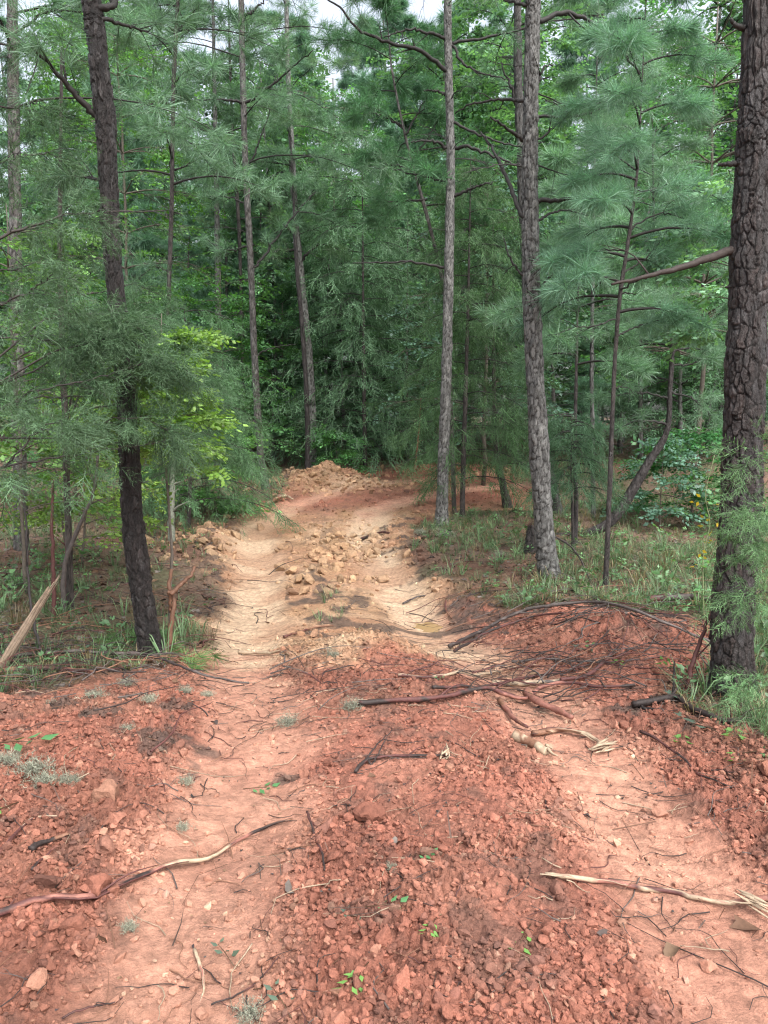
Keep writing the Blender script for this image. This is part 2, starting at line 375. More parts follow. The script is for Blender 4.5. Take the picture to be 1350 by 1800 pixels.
def Hfull(X, Y):
    Z = Hs(X, Y); lo = loose(X, Y); b = smask(X, Y); q = np.zeros_like(X)
    wx = X + .012 * (vn(X * 60, Y * 60, 51) - .5) * 2; wy = Y + .012 * (vn(X * 60, Y * 60, 52) - .5) * 2
    for s, a, sd_ in ((.11, .020, 1), (.048, .020, 2), (.022, .015, 3), (.012, .008, 4)):
        F1, F2, ID = worley(wx / s, wy / s, 60 + sd_)
        q = q + a * (.25 + 1.0 * ID) * np.clip(1.35 - 1.7 * F1 + .3 * (h2(np.floor(ID * 999), np.zeros_like(ID), 2) - .5), 0, .8)
    Z = Z + q * (lo * 1.1 + .05 * b) - .02 * lo
    sd = road(X, Y); tr = np.exp(-((np.abs(sd) - .80) / .30) ** 4) * b
    Z = Z + (fbm(X * 9, Y * 9, 4, 55) - .5) * (.03 + .03 * (1 - b)) * (1 - .7 * tr) + (fbm(X * 70, Y * 70, 3, 56) - .5) * .012 * (.4 + .8 * lo)
    return Z - .011 * tr * ss(.35, .6, fbm(X * 2, Y * 2, 2, 57)) * (np.sin(Y * 2 * np.pi / .16 + 2.5 * vn(X * 3, Y * 3, 58)) > .2)
def make_ground():
    ys = [-14.0]
    while ys[-1] < 1.1: ys.append(ys[-1] + max(.04, .25 * min(1, abs(ys[-1] - 1.1) / 2)))
    y = ys[-1]
    while y < 30: y += max(.0052, .0031 * y) if y < 10 else .0045 * y; ys.append(y)
    while y < 90: y += .05 * y; ys.append(y)
    ys = np.array(ys)
    uc = np.linspace(-1, 1, 880); ex = 1 + np.cumsum(.012 * 1.11 ** np.arange(46))
    us = np.concatenate([-ex[::-1], uc, ex])
    W = np.maximum(1.75, .62 * ys + .55)
    t_ = np.arange(1, 41) / 40.; e_ = .012 * np.arange(1, 41) + 90 * t_ ** 3.2; us = uc
    X = np.concatenate([-W[:, None] - e_[::-1][None], uc[None] * W[:, None], W[:, None] + e_[None]], 1); us = X[0]
    Y = np.repeat(ys[:, None], len(us), 1)
    Z = Hfull(X, Y)
    C = soilcol(X, Y) * (.9 + .25 * fbm(X * 20, Y * 20, 3, 59))[..., None]
    n, k = X.shape; i = np.arange(n - 1)[:, None] * k; j = np.arange(k - 1)[None]
    F = np.stack([i + j, i + j + 1, i + k + j + 1, i + k + j], -1).reshape(-1, 4)
    g = Geo(); g.add(np.stack([X, Y, Z], -1).reshape(-1, 3), F, C.reshape(-1, 3))
    o = link('ground', mesh('ground', g, M_SOIL)); tag(o, 'rutted red and ochre clay track running through brown forest floor', 'ground', kind='structure')
make_ground()

# puddle of muddy water in the right-hand rut
def puddle():
    c = np.array([.50, 7.35, float(Hs(.50, 7.35)) + .012]); m, n, out = mat_new('muddy water')
    b = N(n, 'ShaderNodeBsdfPrincipled'); b.inputs['Base Color'].default_value = (.36, .24, .12, 1); b.inputs['Roughness'].default_value = .06; b.inputs['Specular IOR Level'].default_value = .6
    n.links.new(b.outputs[0], out.inputs[0])
    g = Geo(); k = 60; th = np.arange(k) * 2 * np.pi / k
    rr = 1 + .25 * np.sin(2 * th + 1) + .14 * np.sin(5 * th) + .08 * np.sin(9 * th + 2)
    V = np.stack([c[0] + .24 * rr * np.cos(th), c[1] + .34 * rr * np.sin(th), np.full(k, c[2] + .012)], 1)
    V = np.vstack([V, [c[0], c[1], c[2] + .012]]); F = np.stack([np.arange(k), (np.arange(k) + 1) % k, np.full(k, k)], 1)
    g.add(V, F, (.5, .35, .2)); o = link('puddle', mesh('puddle', g, m)); tag(o, 'small puddle of ochre muddy water in the wheel rut', 'puddle', kind='structure')
puddle()

# ------------------------------------------------------------------ loose clods of clay (uncountable)
def ico(sub):
    import bmesh
    bm = bmesh.new(); bmesh.ops.create_icosphere(bm, subdivisions=sub, radius=1)
    V = np.array([v.co[:] for v in bm.verts]); F = np.array([[v.index for v in f.verts] for f in bm.faces]); bm.free(); return V, F
def lump(sub, seed, rough=.8):
    V, F = ico(sub); r = rg(seed)
    for _ in range(9):       # knock flat facets off it
        d = r.normal(0, 1, 3); d /= np.linalg.norm(d); c = r.uniform(.30, .8); s = V @ d
        V = V - np.outer(np.clip(s - c, 0, None) * .9, d)
    V = V * (1 + rough * (fbm(V[:, 0] * 1.9 + V[:, 2] * 1.5 + seed, V[:, 1] * 1.9 - V[:, 2] * 1.3, 4, seed)[:, None] - .5))
    V = V * r.uniform(.75, 1.15, 3) * [1, 1, .8]; return V, F, np.ones(len(V))
LB = [lump(3, 300 + i) for i in range(8)]; LM = [lump(2, 100 + i) for i in range(8)]; LS = [lump(1, 200 + i) for i in range(8)]
def clods():
    r = rg(5); g = Geo()
    def put(n, y0, y1, smin, smax, T, pw, dens=1.0, xw=None):
        y = y0 * (y1 / y0) ** r.random(n); x = r.uniform(-1, 1, n) * (.56 * y + .7)
        keep = r.random(n) < loose(x, y) * dens * (.35 + 1.3 * ss(.4, .62, fbm(x * 3, y * 3, 3, 71)))
        x, y = x[keep], y[keep]; m = len(x)
        s = smin * (smax / smin) ** (r.random(m) ** pw)
        z = Hfull(x, y) + s * .25
        a = r.uniform(0, 2 * np.pi, m); D = np.stack([np.cos(a), np.sin(a), r.normal(0, .3, m)], 1)
        c = soilcol(x, y); t = r.random(m)[:, None]
        c = c * (1 + (r.random(m)[:, None] - .5) * .4) * np.where(t > .93, np.array([1.25, 1.5, 1.5]), np.where(t < .12, np.array([.75, .8, .85]), 1.0))
        c = np.minimum(c, .62)
        scatter_T(g, T, np.stack([x, y, z], 1), D, s, c, r)
    put(56000, 1.5, 7, .006, .013, LS, 1.3)
    put(26000, 1.5, 7, .010, .024, LS, 1.8)
    put(7500, 1.5, 7, .015, .028, LM, 2.4)
    put(620, 1.6, 7, .024, .062, LB, 3.0)
    put(12000, 6, 19, .012, .04, LS, 2.0)
    put(2600, 8, 19, .03, .09, LM, 2.2)
    for cx, cy, sx, sy, n in ((-1.15, 16.3, .85, .6, 420), (-2.0, 15.8, .5, .4, 120), (-2.55, 10.7, .3, .8, 130), (-.6, 10.3, .35, .9, 260), (.9, 18.3, 1.6, .4, 200)):
        x = r.normal(cx, sx, n); y = r.normal(cy, sy, n); sz = .03 * 3.6 ** (r.random(n) ** 1.6); a = r.uniform(0, 6.28, n)
        cc_ = soilcol(x, y) * r.uniform(.7, 1.25, (n, 1)); cc_ = cc_ * .5 + YEL * .5 * r.uniform(.6, 1.2, (n, 1))
        scatter_T(g, LM, np.stack([x, y, Hs(x, y) + sz * .3], 1), np.stack([np.cos(a), np.sin(a), r.normal(0, .4, n)], 1), sz, cc_, r)
    single('soil_clods', g, M_CLOD, 'loose lumps of red and ochre clay strewn over the graded track', 'soil clods', kind='stuff', smooth=False)
def scatter_T(g, T, O, D, s, c, r):
    B = basis(D, np.tile([0, 0, 1.0], (len(O), 1)), r, .5); ch = r.integers(0, len(T), len(O))
    for q in range(len(T)):
        m = ch == q; inst(g, T[q], O[m], B[m], s[m], c[m], r, .08)
clods()

# ------------------------------------------------------------------ trees
GREY = np.array([.128, .127, .122]); BRN = np.array([.066, .054, .048]); BLK = np.array([.018, .015, .015]); TWG = np.array([.026, .024, .023])
PINE = np.array([.142, .252, .160]); PINE2 = np.array([.095, .205, .110]); CEDC = np.array([.080, .145, .080]); CEDD = np.array([.105, .20, .105])
BRD = np.array([.085, .20, .080]); LIME = np.array([.165, .28, .068]); BLU = np.array([.11, .21, .16])
def bark_trunk(g, P, R, col, col2, plate=.05, depth=.012, ds=.012, k=48, seed=1, hgt=2.9, flare=.35):
    """trunk with raised bark plates; real relief"""
    P = np.asarray(P, float); L = np.linalg.norm(np.diff(P, axis=0), axis=1).sum(); n = max(12, int(L / ds))
    Q = spline(P, n); d0 = np.linspace(0, 1, len(P)); r = np.interp(np.linspace(0, 1, n), np.r_[0, np.cumsum(np.linalg.norm(np.diff(P, axis=0), axis=1))] / L, R)
    z = np.linspace(0, L, n); r = r * (1 + flare * np.exp(-z / .16))
    wr = max(6, int(2 * np.pi * np.mean(R) / plate)); th = np.arange(k) / k
    U, Z = np.meshgrid(th * wr, z / (plate * hgt))
    ca = np.cos(U / wr * 2 * np.pi) * wr / 6; sa = np.sin(U / wr * 2 * np.pi) * wr / 6
    wv = .9 * (fbm(ca * 1.6 + sa, Z * 2.2, 3, seed) - .5); wu = .8 * (fbm(ca + sa * 1.7 + 9, Z * 1.8, 3, seed + 1) - .5)
    F1, F2, ID = worley(U + wu, Z + wv, seed, wr)
    G1, G2, IE = worley(U * 2 + wu * 2, Z * 1.6 + wv * 2, seed + 40, wr * 2)
    e = np.clip((F2 - F1) * 5.5 - .3, 0, 1); pl = e ** .4 * (.72 + .28 * np.clip((G2 - G1) * 4, 0, 1))
    ID = .6 * ID + .4 * IE
    sm = fbm(np.cos(th * 2 * np.pi) * 3 + 0 * Z, Z * 1.5, 3, seed + 2)
    D = depth * (pl * (.45 + 1.1 * np.floor(ID * 4) / 3.5) - .7) + depth * .5 * (fbm(ca * 5 + sa * 4, Z * 3.1, 3, seed + 7) - .5) + depth * .9 * (sm - .5) + .1 * r[:, None] * (vn(np.cos(2 * np.pi * U / wr) * 1.5 + 5, Z * .4, seed + 4) - .5) * 2
    D = D + flare * .35 * r[:, None] * np.exp(-z / .12)[:, None] * np.cos(U / wr * 2 * np.pi * 5 + seed)
    t = ID[..., None]; C = col * (1 - t) + col2 * t; C = C * (.8 + .4 * h2(np.floor(ID * 997), np.zeros_like(ID), 3))[..., None]
    furrow = (1 - pl)[..., None] * .95; C = C * (1 - furrow) + np.array([.012, .009, .008]) * furrow
    tube(g, Q, r, k, C.reshape(-1, 3), True, D); return Q, r
def px_line(pts, Y, dY=0.0):
    out = []; n = len(pts)
    for i, (a, b) in enumerate(pts): out.append(at(a, b, Y + dY * i / max(1, n - 1)))
    return np.array(out)
def wig(P, amp, r, keep=True):
    Q = P + r.normal(0, amp, P.shape)
    if keep: Q[0] = P[0]
    return Q
def twiggy(g, P, r0, r1, col, rng, k=6, n=None, subs=3, sl=.3, amp=.008):
    n = n or max(8, len(P) * 4); Q = spline(P, n); Q[1:-1] += rng.normal(0, amp, (n - 2, 3)); rr = np.linspace(r0, r1, n)
    tube(g, Q, rr, k, col)
    L = np.linalg.norm(Q[-1] - Q[0])
    ends = []
    for i in range(subs):
        a = rng.integers(int(n * .3), n - 1); d = Q[min(a + 1, n - 1)] - Q[a - 1]; d /= np.linalg.norm(d) + 1e-9
        d = d + rng.normal(0, .55, 3); d /= np.linalg.norm(d); l = sl * rng.uniform(.4, 1.1)
        S_ = spline(np.array([Q[a], Q[a] + d * l * .5 + rng.normal(0, l * .05, 3), Q[a] + d * l + np.array([0, 0, -l * .1]) + rng.normal(0, l * .08, 3)]), 6)
        tube(g, S_, np.linspace(max(rr[a] * .55, .002), .0012, 6), 4, col); ends.append(S_)
    return Q, ends
def limb_path(b, az, L, rise, droop, rng, n=9, wv=.03):
    t = np.linspace(0, 1, n); w_ = np.cumsum(rng.normal(0, wv, n)) * L * .35; w_[0] = 0
    return np.stack([b[0] + math.cos(az) * L * t - math.sin(az) * w_, b[1] + math.sin(az) * L * t + math.cos(az) * w_, b[2] + L * (rise * t - droop * t * t) + np.cumsum(rng.normal(0, wv * .5, n)) * L * .2], 1)
def foliate(gw, P, rng, nsub, sl, r0, twcol, kind_ends, upb=.1, spread=.75, seg=4, t0=.3, drp=.1, tube_k=3):
    """side twigs on a limb; returns tuft origins and directions"""
    O = []; D = []; n = len(P)
    for i in range(nsub):
        t = t0 + (1 - t0) * (i + rng.random()) / nsub; a = t * (n - 1); i0 = min(int(a), n - 2); p = P[i0] + (P[i0 + 1] - P[i0]) * (a - i0)
        d = P[i0 + 1] - P[i0]; d = d / (np.linalg.norm(d) + 1e-9); s = np.cross(d, [0, 0, 1.0]); s = s / (np.linalg.norm(s) + 1e-9) * (1 if i % 2 else -1)
        d = d * rng.uniform(.4, 1) + s * spread * rng.uniform(.5, 1.2) + np.array([0, 0, upb + rng.normal(0, .22)]); d /= np.linalg.norm(d)
        l = sl * rng.uniform(.55, 1.15) * (1.15 - .6 * t); q = np.array([p + d * l * u + np.array([0, 0, -drp * l * u * u]) for u in np.linspace(0, 1, seg)])
        if gw is not None: tube(gw, q, np.linspace(r0 * .45, r0 * .16, seg), tube_k, twcol, False)
        for u in kind_ends:
            a2 = u * (seg - 1); j = min(int(a2), seg - 2); o = q[j] + (q[j + 1] - q[j]) * (a2 - j); dd = q[j + 1] - q[j]
            dd = dd / (np.linalg.norm(dd) + 1e-9)
            if u < .95: dd = dd + rng.normal(0, .5, 3)
            O.append(o); D.append(dd)
    return O, D

def base_of(px, py): return hit(px, py)
def trunk_pts(line, Y, top_h=None):
    P = px_line(line, Y); z0 = Hs(P[0, 0], P[0, 1]); P[0, 2] = z0 - .06
    if top_h:
        d = P[-1] - P[-2]; d /= np.linalg.norm(d); d = d * .5 + np.array([0, 0, .5]); k = (top_h - P[-1, 2]) / d[2]
        if k > 0: P = np.vstack([P, P[-1] + d * k * .5, P[-1] + d * k])
    return P
def radii(P, pxr, Y):
    r = [a * .43 * Y / FPX for a in pxr]
    while len(r) < len(P): r.append(r[-1] * (.6 if len(P) - len(r) > 1 else .3))
    return r
def pine_crown(gw, gn, P_top, P_bot, rng, nl, L, T, colf, sc=1.0, rise=.35, droop=.35, nsub=9, r0=.016, ends=(.55, 1.0), tw=TWG, k=4, curve=None, taper=.75):
    """live branches between two heights of a trunk; curve = function height fraction->point"""
    O = []; D = []
    for i in range(nl):
        f = (i + rng.random()) / nl; b = curve(f) if curve else P_bot + (P_top - P_bot) * f
        az = i * 2.399 + rng.normal(0, .4); l = L * (1 - taper * f) * rng.uniform(.65, 1.15)
        P = limb_path(b, az, l, rise + .35 * f, droop, rng)
        tube(gw, P, np.linspace(r0 * (1.1 - .6 * f), r0 * .2, len(P)), k, tw, False)
        o, d = foliate(gw, P, rng, nsub, l * .42, r0 * .5, tw, ends)
        O += o; D += d
        O.append(P[-1]); D.append(P[-1] - P[-2])
    O = np.array(O); D = np.array(D); D = D / np.linalg.norm(D, axis=1)[:, None] + [0, 0, .25]
    scatter(gn, T, O, D, colf, rng, sc)

def parts(name, label, cat, origin, items, group=None):
    t = thing(name, label, cat, origin, group)
    for nm, g, m in items:
        if g.n == 0: continue
        link(nm, mesh(nm, g, m, True, origin), t)
    return t

ORB_ = np.array([.040, .030, .026])
# --- the named pines ------------------------------------------------
def named_pine(label, line, wid, Y, top, seed, col, col2, branches, plate=.035, depth_=.008, k=36, ds=.015, crown=None, dead=0, deadlen=.7, fcol=PINE, T=TUFT_M, flare=.3, bm=None, live=None, livesc=1.0):
    r = rg(seed); P = trunk_pts(line, Y, top); R = radii(P, wid, Y); org = (P[0][0], P[0][1], P[0][2] + .06)
    gt = Geo(); Q, rr = bark_trunk(gt, P, R, col, col2, plate, depth_, ds, k, seed, flare=flare)
    items = [('trunk', gt, bm or M_BARK)]
    gn = Geo()
    for br in branches:
        pts, wpx, dY = br[:3]; leafy = br[3] if len(br) > 3 else 0
        wpx = wpx * 1.35; gb = Geo(); bp = px_line(pts, Y, dY); j = np.argmin(np.linalg.norm(Q - bp[0], axis=1)); bp = np.vstack([Q[j], bp])
        q, e = twiggy(gb, bp, wpx / 2 * Y / FPX, wpx / 2 * Y / FPX * (.22 if wpx > 17 else .3), ORB_ * .8 if wpx > 17 else TWG, r, 7, 26, subs=br[4] if len(br) > 4 else 3, sl=.35, amp=.006 * Y / 8)
        if leafy:
            o, d = foliate(gb, q, r, leafy, .45, .006, TWG, (.6, 1.0)); o += [s[-1] for s in e]; d += [s[-1] - s[-2] for s in e]
            scatter(gn, T, o, d, fcol, r, 1.0)
        items.append(('branch', gb, M_TWIG))
    if dead:
        zlo, zhi = dead[1], dead[2]
        for i in range(dead[0]):
            z = r.uniform(zlo, zhi); j = np.argmin(abs(Q[:, 2] - z)); az = r.uniform(0, 6.28); l = deadlen * r.uniform(.3, 1.3)
            gb = Geo(); b = limb_path(Q[j], az, l, r.uniform(-.1, .45), r.uniform(0, .5), r, 7, .06)
            twiggy(gb, b, .009 * r.uniform(.6, 1.2), .002, TWG * r.uniform(.8, 1.8), r, 5, 12, subs=int(3 + 3 * l), sl=.3 * l + .1)
            items.append(('branch', gb, M_TWIG))
    if live:
        nl, z0, z1, L, tp = live; gl = Geo()
        zs = Q[:, 2]; cv = lambda f: Q[np.argmin(abs(zs - (z0 + (z1 - z0) * f)))]
        pine_crown(gl, gn, None, None, r, nl, L, T, fcol, livesc, nsub=10, curve=cv, taper=tp, rise=.25, droop=.4)
        items.append(('limb', gl, M_TWIG))
    if gn.n: items.append(('crown', gn, M_NEED))
    return parts('pine_tree', label, 'pine tree', org, items)

named_pine('big dark pine trunk with chunky plated bark at the right edge of the picture',
    [(1292, 1222), (1286, 1100), (1300, 900), (1312, 600), (1325, 300), (1338, 0)], [92, 80, 78, 74, 66, 60], 4.35, 9.5, 11,
    np.array([.046, .044, .045]), np.array([.034, .021, .018]),
    [([(1282, 442), (1240, 456), (1170, 478), (1075, 500)], 13.5, -.25, 0, 1), ([(1290, 287), (1262, 290)], 11, .05, 0, 0), ([(1300, 48), (1284, 33)], 12, 0, 0, 0), ([(1290, 505), (1275, 505)], 8, 0, 0, 0)],
    plate=.034, depth_=.012, k=200, ds=.005, flare=.3, bm=M_BARKN, live=(16, 5.5, 9.3, 2.2, .7), T=TUFT_N)
named_pine('dark wet pine trunk leaning left, nearest tree on the left of the track',
    [(270, 1150), (245, 1010), (230, 870), (222, 700), (205, 520), (195, 400), (185, 220), (168, 60), (158, -60)], [48, 45, 41, 38, 34, 34, 37, 36, 34], 5.3, 9, 12,
    BLK * .65, np.array([.021, .015, .014]),
    [([(165, 200), (110, 140), (55, 80)], 10, -.3, 3, 3), ([(190, 35), (225, 47), (262, 55)], 6, .3, 4, 3), ([(195, 12), (210, -10)], 10, .2, 3, 2), ([(190, 215), (203, 200)], 5, .1, 0, 0), ([(200, 330), (150, 310), (90, 330)], 5, .4, 3, 4)],
    plate=.030, depth_=.011, k=120, ds=.007, bm=M_BARKN, live=(18, 4.8, 8.8, 1.6, .7), T=TUFT_N)
named_pine('straight grey pine with bare snapped branches standing right of the track',
    [(966, 1016), (955, 900), (940, 650), (933, 450), (932, 250), (937, 0), (938, -60)], [44, 40, 36, 34, 30, 27, 26], 8.1, 14, 13,
    GREY * 1.2, GREY * .65,
    [([(945, 40), (990, 22), (1040, 40), (1080, 78), (1110, 112), (1126, 128)], 7, .5, 0, 5), ([(945, 145), (955, 120), (972, 113)], 5, 0, 0, 1), ([(918, 245), (890, 225), (862, 205)], 6, -.3, 0, 0),
     ([(948, 352), (1000, 350), (1040, 340), (1070, 327)], 7, -.3, 0, 0), ([(918, 178), (890, 175), (830, 182), (800, 200)], 5, .4, 0, 2), ([(920, 485), (895, 450), (885, 418)], 4, 0, 0, 2),
     ([(918, 380), (880, 290), (845, 232)], 7, .5, 0, 3), ([(948, 245), (975, 222), (992, 205), (975, 182), (952, 173)], 3.5, .2, 0, 4), ([(952, 500), (975, 480), (990, 468)], 3, 0, 0, 1), ([(950, 385), (985, 370), (1035, 378)], 4, .3, 0, 3), ([(922, 8), (890, 0), (850, -20)], 5, .2, 2, 2),
     ([(948, 205), (1030, 200), (1100, 160), (1160, 130)], 4, 1.0, 7, 4)],
    plate=.036, depth_=.011, k=60, ds=.012, dead=(7, 3.2, 7.0), live=(20, 7.8, 13.5, 2.4, .7))
named_pine('pale grey pine standing at the inside of the track bend, centre right',
    [(776, 925), (778, 850), (786, 600), (792, 300), (788, 100), (787, -40)], [27, 23, 20, 17, 15, 14], 12.0, 15, 14,
    GREY * 1.35, GREY * .8,
    [([(785, 125), (745, 92), (675, 72), (630, 52), (600, 15), (570, -5)], 6, -.6, 0, 6), ([(783, 68), (745, 55), (715, 52), (675, 66)], 4.5, -.3, 0, 4), ([(795, 75), (830, 70), (880, 60), (960, 40), (1060, 25)], 4, .3, 4, 5),
     ([(795, 80), (815, 112), (850, 130), (892, 138)], 4, -.3, 0, 3), ([(783, 165), (765, 160), (745, 158)], 4, 0, 0, 0), ([(785, 262), (760, 247), (722, 250)], 5, -.2, 0, 1), ([(800, 262), (820, 257), (870, 275), (922, 294)], 5, -.4, 0, 2),
     ([(795, 345), (830, 331), (866, 320)], 5, -.3, 0, 1), ([(778, 470), (720, 461), (620, 462)], 4, -.2, 0, 3), ([(798, 215), (840, 236), (880, 250), (930, 262)], 4, -.2, 0, 3), ([(786, 320), (700, 300), (640, 290)], 3, .5, 3, 3)],
    plate=.03, depth_=.009, k=40, ds=.02, dead=(8, 4.2, 8.3), deadlen=1.1, live=(18, 8.2, 14, 2.6, .7))
named_pine('slim pine with a slightly bowed trunk left of the far clay heap',
    [(469, 868), (458, 800), (447, 620), (441, 470), (430, 250), (424, 0), (422, -50)], [17, 15, 13, 12.5, 12, 11, 10], 15.5, 16, 15,
    GREY * 1.0, BRN * .9,
    [([(430, 183), (470, 155), (510, 122), (550, 88)], 4, -.6, 4, 3), ([(430, 183), (400, 176), (345, 176)], 4, -.3, 3, 4), ([(447, 470), (470, 440), (515, 380), (560, 330)], 4, .6, 6, 4), ([(445, 430), (400, 440), (360, 420)], 3, .2, 4, 4),
     ([(436, 360), (400, 345), (365, 350)], 3, .2, 4, 4), ([(432, 300), (452, 260), (475, 190)], 3, 0, 4, 2), ([(445, 630), (470, 615), (520, 605)], 2.5, 0, 0, 3), ([(428, 30), (455, 10), (470, -10)], 4, 0, 3, 2)],
    plate=.03, depth_=.008, k=28, ds=.03, dead=(9, 3.5, 9), deadlen=1.3, live=(22, 6.5, 15.5, 2.8, .55), T=TUFT_M)
named_pine('grey pine behind the far clay heap, left of centre, with dense needle clumps on it',
    [(548, 826), (545, 700), (535, 560), (520, 400), (512, 250), (506, 120), (503, -20)], [22, 22, 19, 14, 11, 9, 8], 18.5, 15.5, 16,
    GREY * 1.5, GREY * .9,
    [([(520, 400), (545, 350), (560, 300)], 4, 0, 5, 2), ([(524, 420), (500, 395), (470, 370)], 4, -.4, 8, 3), ([(528, 460), (560, 430), (600, 440)], 4, -.4, 7, 3), ([(522, 440), (490, 440), (470, 460)], 4, -.4, 7, 3)],
    plate=.035, depth_=.008, k=24, ds=.04, dead=(6, 5, 9), deadlen=1.2, live=(22, 7.0, 15, 2.6, .6), fcol=PINE * [1.0, 1.0, .8])
named_pine('dark thin pine stem beside the pale pine behind the clay heap',
    [(541, 822), (539, 700), (530, 560), (522, 470)], [11, 10, 9, 8], 17.5, 8.5, 17, BLK * 1.6, BLK * 2.2, [], plate=.03, depth_=.005, k=16, ds=.05, dead=(4, 3, 7), live=(10, 6, 8.3, 1.4, .5))
named_pine('thin straight pine stem just right of the dark leaning trunk',
    [(298, 760), (296, 600), (302, 350), (305, 150), (314, -30)], [9.5, 9, 8.5, 8, 7], 11.0, 9.5, 18, BRN * .9, BLK * 2.5,
    [([(302, 300), (318, 295), (335, 285)], 3, 0, 0, 1), ([(307, 60), (330, 35), (352, 5)], 3, 0, 3, 2), ([(306, 55), (290, 35), (275, 0)], 3, 0, 3, 2), ([(300, 480), (270, 470), (235, 500)], 2.5, .2, 4, 3)],
    plate=.02, depth_=.004, k=16, ds=.04, dead=(6, 3.5, 7.5), deadlen=.9, live=(18, 4.6, 9.2, 1.7, .45), T=TUFT_M)
named_pine('tall grey pine half hidden by cedar at the far left edge',
    [(34, 900), (32, 700), (28, 480), (25, 260), (22, 60), (20, -40)], [27, 26, 24, 22, 20, 19], 9.5, 13, 19, GREY * 1.0, BRN, [([(30, 60), (80, 22), (150, 20)], 4, -.2, 5, 3)],
    plate=.035, depth_=.009, k=32, ds=.025, dead=(6, 4, 7), live=(18, 5.0, 12.5, 2.2, .6))
named_pine('thin background pine stem close behind the slim bowed pine',
    [(432, 800), (426, 600), (420, 400), (408, 220), (404, 100)], [7, 7, 7, 6, 5], 20, 12.5, 20, BRN * .8, BLK * 2.5, [], plate=.03, depth_=.004, k=12, ds=.08, dead=(5, 5, 10), live=(16, 6.5, 12, 2.0, .5), T=TUFT_F)
named_pine('dim grey pine trunk in the shade left of the slim bowed pine',
    [(383, 800), (384, 700), (383, 500), (380, 300)], [14, 13, 12, 10], 19.5, 14, 21, GREY * .7, GREY * .9, [], plate=.04, depth_=.006, k=16, ds=.06, dead=(6, 4, 10), live=(18, 7, 13.5, 2.4, .5), T=TUFT_F)
named_pine('dark old pine trunk partly hidden directly behind the straight grey pine',
    [(985, 860), (940, 700), (922, 420), (915, 240), (912, 170), (910, 60)], [20, 20, 19, 18, 17, 15], 13.5, 13, 22, BLK * 2.0, GREY * .8, [([(912, 200), (900, 160), (880, 110)], 5, 0, 0, 3)], plate=.04, depth_=.01, k=24, ds=.04, dead=(5, 5, 9), live=(14, 8, 12.8, 2.2, .5))
named_pine('young pine stem curving down behind the pale pine, needles spread to the left',
    [(800, 800), (790, 640), (782, 520), (768, 450), (748, 370), (715, 250), (690, 130)], [9, 9, 8.5, 8, 7, 5, 4], 13.0, 8.2, 23, BRN * 1.3, GREY,
    [([(748, 350), (700, 355), (660, 350)], 3, -.3, 6, 2), ([(735, 300), (690, 290), (650, 285)], 3, -.3, 6, 2), ([(725, 280), (760, 230), (775, 200)], 3, 0, 6, 2), ([(705, 220), (660, 200), (620, 210)], 3, -.4, 8, 2), ([(712, 240), (740, 190), (760, 150)], 3, 0, 7, 2)],
    plate=.02, depth_=.003, k=14, ds=.05, dead=(3, 3.5, 6), live=(16, 4.9, 8, 1.5, .45), fcol=PINE2 * [.9, .95, .9], livesc=1.05)
named_pine('thin young pine with starry needle tufts just right of the straight grey pine',
    [(1064, 1042), (1072, 850), (1080, 650), (1090, 520), (1108, 400), (1120, 300), (1126, 200)], [11, 9.5, 8, 8, 7, 5, 3], 7.6, 5.8, 24, BRN * .7, BLK * 2.2,
    [([(1084, 560), (1030, 575), (985, 560)], 2.5, -.2, 0, 3), ([(1110, 400), (1165, 375), (1230, 395)], 2.5, .3, 8, 2), ([(1100, 440), (1045, 440), (1000, 455)], 2.5, .2, 8, 2), ([(1115, 335), (1155, 335), (1175, 320)], 2.5, -.2, 5, 2),
     ([(1095, 480), (1140, 450), (1175, 400)], 2.5, .3, 7, 2), ([(1118, 300), (1080, 270), (1060, 240)], 2.5, .1, 7, 2), ([(1086, 590), (1130, 570), (1180, 560)], 2.5, .3, 7, 2)],
    plate=.018, depth_=.003, k=20, ds=.02, dead=(4, 1.2, 3), deadlen=.5, live=(22, 2.6, 5.6, 1.1, .5), livesc=1.0, T=TUFT_N, fcol=PINE * [1.0, 1.05, 1.15])
named_pine('dark toppled pine lying along the ground then curving upward, right side',
    [(972, 948), (1030, 938), (1075, 915), (1108, 868), (1142, 810), (1172, 758), (1178, 680), (1181, 610), (1166, 560), (1156, 500), (1150, 420)], [15, 17, 20, 21, 18, 12, 9, 8.5, 8, 7, 5], hit(1010, 941)[1], 6.0, 25, BLK * 1.4, BLK * 2.2,
    [([(1180, 615), (1200, 590), (1240, 570), (1275, 545)], 4, -.2, 8, 3), ([(1178, 640), (1215, 640), (1260, 620)], 3, .2, 9, 3), ([(1176, 700), (1120, 690), (1060, 700)], 3, .2, 10, 3), ([(1172, 745), (1120, 740), (1075, 760)], 4, -.2, 3, 4), ([(1172, 560), (1120, 545), (1090, 550)], 3, 0, 8, 2), ([(1178, 690), (1215, 700), (1250, 730)], 3, -.2, 9, 2)],
    plate=.03, depth_=.007, k=28, ds=.02, live=(22, 2.5, 5.8, 1.3, .4), livesc=1.0, T=TUFT_N, flare=.2)
named_pine('short thin dark stem under the needles right of the straight grey pine',
    [(1010, 945), (1013, 880), (1010, 820), (1012, 700), (1015, 560)], [11, 9, 8, 7, 5], 10.5, 5, 26, BLK * 2, BLK * 3, [], plate=.02, depth_=.003, k=14, ds=.04, dead=(4, 1, 2.2), deadlen=.6, live=(16, 2.3, 4.8, 1.2, .5), T=TUFT_M)
